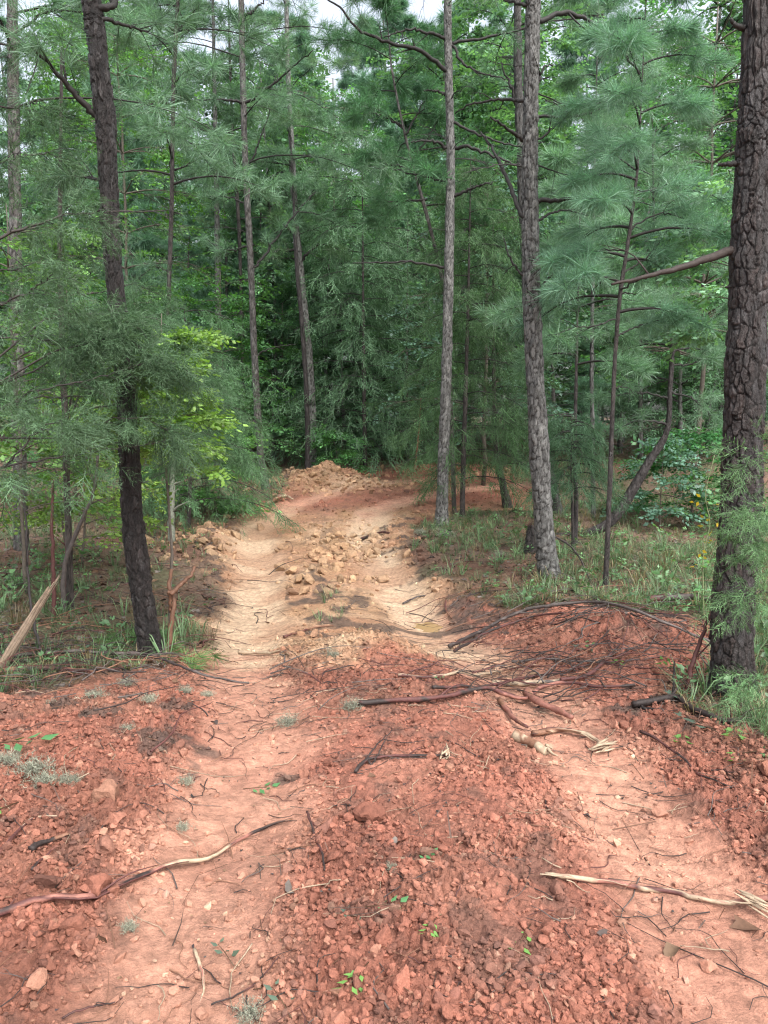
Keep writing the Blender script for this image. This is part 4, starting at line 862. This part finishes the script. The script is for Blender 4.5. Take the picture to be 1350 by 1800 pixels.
stick('pale peeled branch propped on the left bank of the far clearing', [(392, 872), (408, 888), (421, 901)], 9, [CRM, ORB], seed=29, lift=.05, name='branch', cat='branch', w1=.8)
stick('crooked orange branch piece at the foot of the far heap', [(470, 893), (490, 884), (505, 880), (516, 886)], 8, [ORB, CRM], seed=30, lift=.04, name='branch', cat='branch')
stick('dark twiggy stick on the far ochre part of the track', [(632, 952), (655, 944), (684, 940)], 6, [DKB, REDB], seed=31, subs=4)
stick('short curved stick beside the puddle', [(784, 1060), (784, 1078), (794, 1092)], 4.5, [REDB, ORB], seed=32)
stick('short stick left of the puddle at the right rut', [(708, 1064), (730, 1056), (746, 1050)], 4, [DKB, GRB], seed=33)
stick('reddish rotting log in the grass left of the big right trunk', [(1140, 1068), (1190, 1066), (1250, 1072)], 16, [REDB, GRB, DKB], seed=35, lift=.03, name='fallen_log', cat='log', w1=.8)
stick('thin arching dead stem at the foot of the straight grey pine', [(948, 975), (975, 982), (1010, 1000), (1040, 1030)], 4.5, [GRB, DKB], seed=36, arch=[.2, .24, .18, 0], name='branch', cat='branch', subs=2)
stick('thin dark root running down the right bank in the foreground', [(1125, 1302), (1165, 1320), (1205, 1350), (1240, 1378), (1290, 1400)], 6, [DKB, REDB, DKB], seed=37, subs=4, name='root', cat='root')
stick('dark brown branch crossing low through the tangle', [(760, 1224), (850, 1216), (930, 1198), (1010, 1182), (1080, 1160)], 6, [DKB, REDB, DKB], seed=38, subs=5, lift=.03, name='branch', cat='branch')
stick('thin branch along the back of the tangle toward the right trunk', [(900, 1172), (980, 1170), (1060, 1172), (1140, 1166), (1180, 1160)], 5, [GRB, REDB], seed=39, subs=5, lift=.02, name='branch', cat='branch')
def leaning(label, pts, Y, dY, wpx, col, name, cat, seed, sub=2, base=True, w1=.5):
    r = rg(seed); P = px_line(pts, Y, dY)
    if base: P[0, 2] = Hs(P[0, 0], P[0, 1]) - .03
    g = Geo(); twiggy(g, P, wpx / 2 * Y / FPX, wpx / 2 * Y / FPX * w1, col, r, 8, 24, sub, .3, .004)
    return single(name, g, M_WOOD, label, cat)
leaning('red brown stick leaning against the big right trunk', [(1206, 1224), (1214, 1180), (1230, 1130), (1252, 1072)], 4.4, .1, 11, REDB * .9, 'stick', 'stick', 81, 1)
g = Geo(); r_ = rg(82)
for pts, wp in (([(292, 1132), (302, 1090), (306, 1060), (298, 1030), (302, 1000)], 11), ([(300, 1045), (315, 1030), (335, 1012), (343, 996)], 9), ([(298, 1040), (300, 1075), (305, 1058)], 7)):
    P = px_line(pts, 5.35, .1); 
    if wp == 11: P[0, 2] = Hs(P[0, 0], P[0, 1]) - .03
    twiggy(g, P, wp / 2 * 5.3 / FPX, wp / 2 * 5.3 / FPX * .6, ORB * .7, r_, 8, 22, 1, .08, .003)
single('broken_sapling', g, M_WOOD, 'twisted orange forked sapling snapped off beside the dark leaning trunk', 'broken sapling')
def torn_log():
    r = rg(83); g = Geo(); P = px_line([(-10, 1190), (28, 1130), (62, 1075), (108, 1002)], 4.75, .15)
    for i in range(26):
        a = r.uniform(0, 6.28); o = np.array([math.cos(a), math.sin(a) * .6, 0]) * r.uniform(0, .032); e = r.uniform(.55, 1.0)
        q = spline(P, 20)[:int(8 + 12 * e)] + o * np.linspace(1, .75, int(8 + 12 * e))[:, None]
        tube(g, q + np.cumsum(r.normal(0, .001, q.shape), 0), np.linspace(.014, .002, len(q)), 5, np.array([.21, .155, .11]) * r.uniform(.45, 1.3))
    single('torn_log', g, M_WOOD, 'splintered grey tan trunk piece leaning up at the left edge', 'broken trunk')
torn_log()
# old stump behind the straight grey pine
g = Geo(); sp = at(934, 955, 9.6); sb = np.array([sp[0], sp[1], float(Hs(sp[0], sp[1])) - .03])
bark_trunk(g, [sb, sb + [0, 0, .2], sb + [.01, 0, .38]], [.075, .065, .06], BLK * 1.8, BRN * .6, .03, .012, .012, 30, 5)
rs_ = rg(84)
for i in range(9):
    a = i * .7; q = sb + [math.cos(a) * .045, math.sin(a) * .045, .36]; tube(g, np.array([q, q + [0, 0, rs_.uniform(.03, .09)]]), [.012, .002], 4, ORB * .5)
single('stump', g, M_BARKN, 'short dark jagged stump just left behind the straight grey pine', 'tree stump')
# undergrowth stems on the left
def sapling_stem(label, pts, Y, wpx, col, seed, sub=3):
    return leaning(label, pts, Y, .1, wpx, col, 'sapling', 'sapling', seed, sub, True, .5)
sapling_stem('straight red barked stem, thinner right one of the pair at the left', [(114, 1000), (116, 940), (114, 860), (112, 780)], 6.6, 6, REDB * 1.1, 91)
sapling_stem('straight red barked stem with a broken lower end, left one of the pair', [(94, 1045), (93, 990), (91, 920), (93, 850)], 6.2, 9, REDB, 92, 1)
sapling_stem('dark thin stem rising beside the torn trunk piece at the left', [(78, 1165), (62, 1110), (50, 1030), (46, 930), (40, 860)], 5.0, 6, BLK * 2, 93)
sapling_stem('grey spotted stem that forks right in the left thicket', [(108, 1040), (114, 1000), (124, 960), (150, 900), (166, 860), (172, 800)], 6.5, 10, GRB, 94, 4)
sapling_stem('short mossy stem standing alone left of the clearing', [(302, 958), (301, 920), (302, 880), (306, 790)], 10.2, 14, np.array([.14, .15, .12]), 95, 5)
sapling_stem('thin bare grey stem in front of the far dark cedars', [(725, 830), (735, 770), (740, 700)], 16.8, 4, ORB, 96)

# ------------------------------------------------------------------ lichen clumps, leafy sprigs
def lichen_geo(s, seed):
    r = rg(seed); g = Geo(); n = 260; O = r.normal(0, .38, (n, 3)) * s; O[:, 2] = np.abs(O[:, 2]) * .6; D = r.normal(0, 1, (n, 3)); D[:, 2] = np.abs(D[:, 2]) + .3
    T = t_cedar(.055, .004, seed, .012); inst(g, T, O, basis(D, np.tile([0, 0, 1.0], (n, 1)), r, .8), np.full(n, .55) * r.uniform(.5, 1.1, n), np.array([.27, .28, .215]), r, .2); return g
LL = ['lichen tuft just under the middle of the long grey brown branch', 'larger lichen tuft on the left bank below the rotten log', 'lichen tuft right of the pair on the left bank', 'small lichen tuft on clods below the left bank tufts',
 'large grey lichen tuft at the left, upper of two touching', 'large lichen tuft at the left, lower right of two touching', 'small lichen tuft on the left edge of the smooth near track', 'grey lichen tuft in the middle of the track, left of the dark red branch', 'lichen tuft at the left tip of the long dark red branch',
 'lichen tuft on the clay crest between the two ruts', 'small pale lichen tuft between the long crooked stick and the peeled strip', 'tiny lichen tuft above the long crooked stick', 'lichen tuft at the bottom edge of the picture', 'big pale lichen cushion at the foot of the pale grey pine', 'lichen cushion left of the pale grey pine foot',
 'small lichen tuft beside the two large ones at the left', 'lichen tuft near the thin end of the long grey brown branch', 'small lichen scrap on clay right of the thin dark lengthwise twig', 'grey lichen tuft cut by the left picture edge', 'smallest lichen tuft next to the end of the long grey brown branch', 'lichen tuft under the rotten log at the far left',
 'lichen cushion in the grass left of the straight grey pine', 'lichen cushion in the grass right of the thin young pine']
LG = [mesh('lichen_clump', lichen_geo(.07, 500 + i), M_LICH) for i in range(4)]
for i, (px, py, sc) in enumerate([(222, 1208, 1.0), (165, 1232, 1.1), (262, 1246, .9), (222, 1286, .7), (58, 1362, 1.3), (80, 1378, 1.2), (326, 1382, .7), (506, 1276, 1.1), (618, 1247, 1.1), (586, 1158, 1.0), (225, 1637, .55), (322, 1460, .55), (438, 1794, .8), (784, 945, 2.4), (738, 938, 1.8), (126, 1384, .8), (325, 1220, .8), (690, 1537, .5), (12, 1350, 1.1), (365, 1225, .7), (92, 1240, .7), (880, 975, 1.4), (1112, 1026, 1.2)]):
    p = hit(px, py); o = link('lichen_clump', LG[i % 4], None, (p[0], p[1], float(Hfull(p[0:1], p[1:2])[0]))); o.rotation_euler = (0, 0, i * 1.7); o.scale = (sc,) * 3
    tag(o, LL[i], 'lichen', 'lichen tufts on the ground')
def sprig_geo(seed, col, n=6, ls=.05):
    r = rg(seed); g = Geo(); T = t_leaves(n, .11, ls, seed, .45); inst(g, T, np.array([[0, 0, .015]]), basis(np.array([[1.0, 0, .12]]), np.array([[0, 0, 1.0]]), r, .1), np.ones(1), col, r, .1)
    tube(g, np.array([[-.03, 0, .008], [.05, 0, .016], [.11, 0, .012]]), [.0022, .0018, .001], 4, np.array([.12, .07, .04])); return g
SLB = ['green sprig on the smooth near track right of the small lichen', 'pale green sprig on the clods at the left', 'bright green sprig at the left edge under the lichens', 'large green sprig cut by the left edge', 'green sprig at the bottom edge, centre', 'green sprig on the lower centre ridge', 'grey green sprig on the centre ridge by the cobbles',
 'small sprig just below the one on the centre ridge', 'dark green leafy sprig right of centre in the foreground', 'green sprig in the track left of the cream branch', 'bright green sprig on the red mound, middle of three', 'bright green sprig on the red mound, right of three', 'bright green sprig on the red mound, left of three',
 'grey green leaves under the black forked branch', 'leaves on the right bank below the black branch, left of a pair', 'leaves on the right bank below the black branch, right of a pair', 'leaves on the right bank just above the pair', 'leaf sprig touching the bend of the black forked branch', 'green sprig right of the peeled strip, lower one', 'green sprig right of the peeled strip, upper one',
 'tiny sprig right of the centre ridge', 'tiny sprig among clods above the centre ridge', 'broad leaves right beside the big trunk foot', 'leaves at the left end of the dark root', 'leaves at the right edge under the big trunk']
SG = [mesh('leaf_sprig', sprig_geo(520 + i, c, n), M_LEAF) for i, (c, n) in enumerate([(BRD * [1.2, 1.3, 1.3], 6), (np.array([.10, .15, .11]), 5), (BRD * [1.6, 1.4, .9], 7)])]
for i, (px, py, sc) in enumerate([(438, 1392, .9), (160, 1400, .8), (18, 1428, 1.3), (-2, 1318, 1.6), (505, 1790, .9), (640, 1722, .9), (655, 1616, .8), (630, 1640, .7), (928, 1640, 1.0), (745, 1200, .9), (1040, 1155, 1.3), (1090, 1165, 1.2), (1010, 1140, 1.2), (1240, 1285, 1.4), (1300, 1320, 1.5), (1320, 1335, 1.5), (1262, 1300, 1.3), (1290, 1292, 1.4), (460, 1742, .8), (405, 1698, .8), (765, 1640, .7), (730, 1520, .6), (1225, 1245, 1.6), (1200, 1298, 1.2), (1335, 1300, 1.4)]):
    p = hit(px, py); o = link('leaf_sprig', SG[i % 3], None, (p[0], p[1], float(Hfull(p[0:1], p[1:2])[0]))); o.rotation_euler = (0, 0, i * 2.1); o.scale = (sc,) * 3
    tag(o, SLB[i], 'leaf sprig', 'green sprigs dropped on the ground')
# vine with yellow leaves
def vine():
    r = rg(97); g1 = Geo(); g2 = Geo(); b = bx(1246, 6.2); O = []; D = []
    P = px_line([(1240, 1040), (1236, 980), (1248, 920), (1240, 870), (1256, 800)], 6.2); P[0, 2] = Hs(P[0, 0], P[0, 1]); q = spline(P, 20); tube(g1, q, np.linspace(.006, .003, 20), 5, MOS * 2)
    idx = r.integers(3, 20, 22); O = q[idx] + r.normal(0, .03, (22, 3)); D = r.normal(0, 1, (22, 3))
    inst_T = [t_leaves(3, .1, .07, 98, .6)]; scatter(g2, inst_T, O, D, np.where(r.random((22, 1)) < .4, np.array([.65, .45, .05]), BRD * 2.0), r, 1.0)
    org = tuple(P[0]); parts('vine', 'climbing vine with a few yellow leaves left of the big right trunk', 'vine', org, [('stem', g1, M_TWIG), ('leaves', g2, M_LEAF)])
vine()

# ------------------------------------------------------------------ uncountable ground cover
def litter_pts(r, n, y0, y1, wf, bias=1.0, xl=None):
    y = y0 * (y1 / y0) ** r.random(n); x = r.uniform(-1, 1, n) * (.58 * y + .8); k = r.random(n) < wf(x, y); return x[k], y[k]
def t_strip(L, wd, bend, seed):
    r = rg(seed); V = []; 
    for t in (0, .5, 1): V += [[L * (t - .5), -wd / 2 * (1.2 - t), bend * L * 4 * t * (1 - t) * .5 + .004], [L * (t - .5), wd / 2 * (1.2 - t), bend * L * 4 * t * (1 - t) * .5 + .004]]
    V = np.array(V); V[:, 1] += bend * (V[:, 0] / L) ** 2 * L
    return V, np.array([(0, 1, 3), (0, 3, 2), (2, 3, 5), (2, 5, 4)]), np.ones(6)
STR = [t_strip(.17, .0035, b, 1) for b in (.1, -.2, .3)]
def flat_scatter(g, T, x, y, col, r, sc=1.0, lift=.006, roll=.25, svar=.25):
    a = r.uniform(0, 6.28, len(x)); D = np.stack([np.cos(a), np.sin(a), r.normal(0, .12, len(x))], 1); O = np.stack([x, y, Hfull(x, y) + lift * .35], 1)
    scatter(g, T, O, D, col, r, sc, roll, svar, .25)
r = rg(601); g = Geo()
x, y = litter_pts(r, 52000, 2.2, 17, lambda x, y: np.clip(1 - smask(x, y), 0, 1) * .95 + .015)
c = np.where(r.random((len(x), 1)) < .5, np.array([.12, .06, .038]), np.array([.075, .048, .038])) * np.ones((1, 3)); flat_scatter(g, STR, x, y, c, r, 1.1, .02)
single('pine_straw', g, M_DRY, 'brown fallen pine needles covering the forest floor beside the track', 'pine straw', kind='stuff')
# dead leaves
g = Geo(); DL = []
for i in range(5):
    q = rg(610 + i); th = np.linspace(0, 2 * np.pi, 9)[:-1]; rr = .5 * (1 + .35 * q.normal(0, 1, 8).clip(-1, 1)); V_ = np.stack([.07 * rr * np.cos(th), .042 * rr * np.sin(th), .012 * np.cos(2 * th + i) * q.uniform(.3, 1.2) + .004], 1); V_ = np.vstack([V_, [0, 0, 0]])
    DL.append((V_, np.array([(j, (j + 1) % 8, 8) for j in range(8)]), np.ones(9)))
x, y = litter_pts(r, 16000, 1.6, 18, lambda x, y: np.clip(1 - smask(x, y), 0, 1) * .9 + .004)
c = np.array([[.10, .055, .035], [.15, .095, .06], [.06, .045, .04], [.14, .12, .105]])[r.integers(0, 4, len(x))]; flat_scatter(g, DL, x, y, c, r, .8, .018, .45)
single('leaf_litter', g, M_DRY, 'scattered dead brown leaves on the forest floor and track edges', 'leaf litter', kind='stuff')
# small twigs and bark flecks on the clay
g = Geo()
def dirt_w(x, y): return np.clip(.18 + .8 * gauss(x, y, -.1, 4.4, 1.6, .9) + .9 * gauss(x, y, 1.0, 5.2, 1.3, .8) + .5 * gauss(x, y, 1.9, 3.6, .5, .9) + .55 * (1 - smask(x, y)), 0, 1) * (.3 + 1.2 * fbm(x * 2, y * 2, 2, 63)) + .5 * gauss(x, y, 1.8, 5.8, .8, .4) + .4 * gauss(x, y, 1.0, 7.6, .5, 1.0)
x, y = litter_pts(r, 8500, 1.5, 13, dirt_w)
cc = np.array([DKB, REDB, DKB, GRB, ORB, CRM * .8])
for i in range(len(x)):
    L = r.uniform(.04, .26) * (1 if r.random() < .85 else 1.8); a = r.uniform(0, 6.28); z = float(0); d = np.array([math.cos(a), math.sin(a), 0]); n_ = np.array([-d[1], d[0], 0]); bnd = r.normal(0, .12, 3) * L
    P = np.array([[x[i], y[i], 0] + d * L * t + n_ * b_ for t, b_ in zip((-.5, -.15, .2, .5), (0, bnd[0], bnd[1], bnd[2]))]); P[:, 2] = Hfull(P[:, 0], P[:, 1]) + .004 + r.uniform(0, .008)
    P = spline(P, 8); P[1:-1, :2] += r.normal(0, .0025, (6, 2)); tube(g, P, np.linspace(1, .4, 8) * r.uniform(.0009, .003), 4, cc[r.integers(0, 6)], False)
single('twig_litter', g, M_WOOD, 'small broken twigs and roots scattered over the clay', 'twig litter', kind='stuff')
g = Geo(); x, y = litter_pts(r, 5200, 1.5, 9, lambda x, y: .12 + .5 * gauss(x, y, -.1, 4.0, 1.4, .9)); flat_scatter(g, DL, x, y, np.array([[.025, .02, .018], [.04, .03, .03], [.06, .05, .045], [.16, .10, .06]])[r.integers(0, 4, len(x))], r, .17, .014, .15)
single('bark_flecks', g, M_DRY, 'dark flecks of torn bark and debris on the red clay', 'bark debris', kind='stuff')
# grass
def t_grass(n, H, wd, seed, sp=.35):
    r = rg(seed); V = []; F = []; sh = []
    for i in range(n):
        a = r.uniform(0, 6.28); d = np.array([math.cos(a), math.sin(a), 0]); s = np.array([-d[1], d[0], 0]); h = H * r.uniform(.5, 1.1); b = d * r.uniform(0, .03); o = sp * h * r.uniform(.3, 1.8)
        k = len(V); V += [b - s * wd / 2, b + s * wd / 2, b + d * o * .35 + s * wd / 2 + [0, 0, h * .6], b + d * o * .35 - s * wd / 2 + [0, 0, h * .6], b + d * o + [0, 0, h * r.uniform(.6, .95)]]
        F += [(k, k + 1, k + 2), (k, k + 2, k + 3), (k + 3, k + 2, k + 4)]; sh += [r.uniform(.6, 1.4)] * 5
    return np.array(V), np.array(F), np.array(sh)
GT = [t_grass(14, .16, .0038, 620 + i, .7) for i in range(4)]
def upright(g, T, x, y, col, r, sc=1.0, svar=.3, roll=.12):
    a = r.uniform(0, 6.28, len(x)); D = np.stack([np.cos(a), np.sin(a), 0 * a], 1); O = np.stack([x, y, Hs(x, y)], 1); scatter(g, T, O, D, col, r, sc, roll, svar, .25)
g = Geo()
def grass_w(x, y):
    n = ss(.42, .62, fbm(x * .9, y * .9, 3, 64)); o = np.clip(1 - smask(x, y) * 1.2, 0, 1)
    w_ = o * (.18 + .8 * n) * (.28 + 1.0 * (x > .6)) + .12 * gauss(x, y, -.55, 7.8, .25, .8) + .5 * o * gauss(x, y, -3.2, 13.5, 1.6, 2.0) + .7 * gauss(x, y, 3.0, 8.5, 1.4, 1.8) * o; return np.clip(w_, 0, 1)
x, y = litter_pts(r, 26000, 3.4, 24, grass_w)
c = np.where(r.random((len(x), 1)) < .22, np.array([.20, .16, .095]), np.array([.105, .175, .085])) * np.ones((1, 3)); upright(g, GT, x, y, c, r, .72, .38, .25)
single('grass', g, M_GRASS, 'thin forest grass growing on both sides of the track', 'grass', kind='stuff')
# long green pine-needle sprays lying at the dark trunk's foot
g = Geo()
for px, py, n_ in ((265, 1140, 5), (235, 1135, 7), (345, 1175, 5), (200, 1140, 5), (300, 1160, 4)):
    p = hit(px, py)
    for i in range(n_):
        a = r.uniform(-.9, .6); inst(g, TUFT_N[i % 3], np.array([p + [r.normal(0, .07), r.normal(0, .08), .05]]), basis(np.array([[math.cos(a), math.sin(a), -.05]]), np.array([[0, 0, 1.0]]), r, .2), np.array([.8]), np.array([.09, .19, .06]), r)
single('needle_spray', g, M_NEED, 'fresh green pine needles lying at the foot of the dark leaning trunk', 'pine needles', kind='stuff')
# low leafy plants
g = Geo(); PT = [t_leaves(9, .10, .042, 630 + i, .55) for i in range(3)]
x, y = litter_pts(r, 9000, 4.0, 24, lambda x, y: np.clip(1 - smask(x, y) * 1.3, 0, 1) * (.08 + .2 * (x > .6) + .9 * ss(.5, .66, fbm(x * .8 + 3, y * .8, 3, 65))) * .9)
O = np.stack([x, y, Hs(x, y) + r.uniform(.02, .16, len(x))], 1); a = r.uniform(0, 6.28, len(x)); scatter(g, PT, O, np.stack([np.cos(a), np.sin(a), r.uniform(0, .7, len(x))], 1), BRD * [1.15, .95, 1.1], r, 1.0, .3, .3, .3)
single('low_plants', g, M_LEAF, 'small leafy seedlings covering the ground between the trees', 'undergrowth', kind='stuff')
# brushwood shoved to the sides
g = Geo()
for cx_, cy_, n_, sx, sy in ((2.3, 6.6, 70, .8, .45), (1.15, 4.9, 130, .75, .3), (1.7, 5.6, 60, .6, .35), (.9, 7.4, 40, .5, .5), (-2.4, 4.9, 200, .8, .45), (-1.9, 7.5, 50, .4, 1.2), (-3.4, 7.5, 60, 1.0, 1.4), (2.8, 8.5, 50, 1.2, 1.2)):
    for i in range(n_):
        px_, py_ = cx_ + r.normal(0, sx), cy_ + r.normal(0, sy); L = r.uniform(.2, .8); a = r.normal(0, .8) + (0 if r.random() < .7 else 1.5); d = np.array([math.cos(a), math.sin(a), 0])
        P = np.array([[px_, py_, 0] + d * L * (t - .5) for t in np.linspace(0, 1, 5)]); P[1:, :2] += r.normal(0, .03, (4, 2)); P[:, 2] = Hs(P[:, 0], P[:, 1]) + .02 + r.uniform(0, .07) + np.array([0, .02, .03, .02, 0]) * r.uniform(0, 2)
        tube(g, spline(P, 9), np.linspace(1, .3, 9) * r.uniform(.002, .006), 5, cc[r.integers(0, 5)], False)
single('brush', g, M_WOOD, 'thin tangled brushwood pushed to the sides of the track', 'brushwood', kind='stuff')
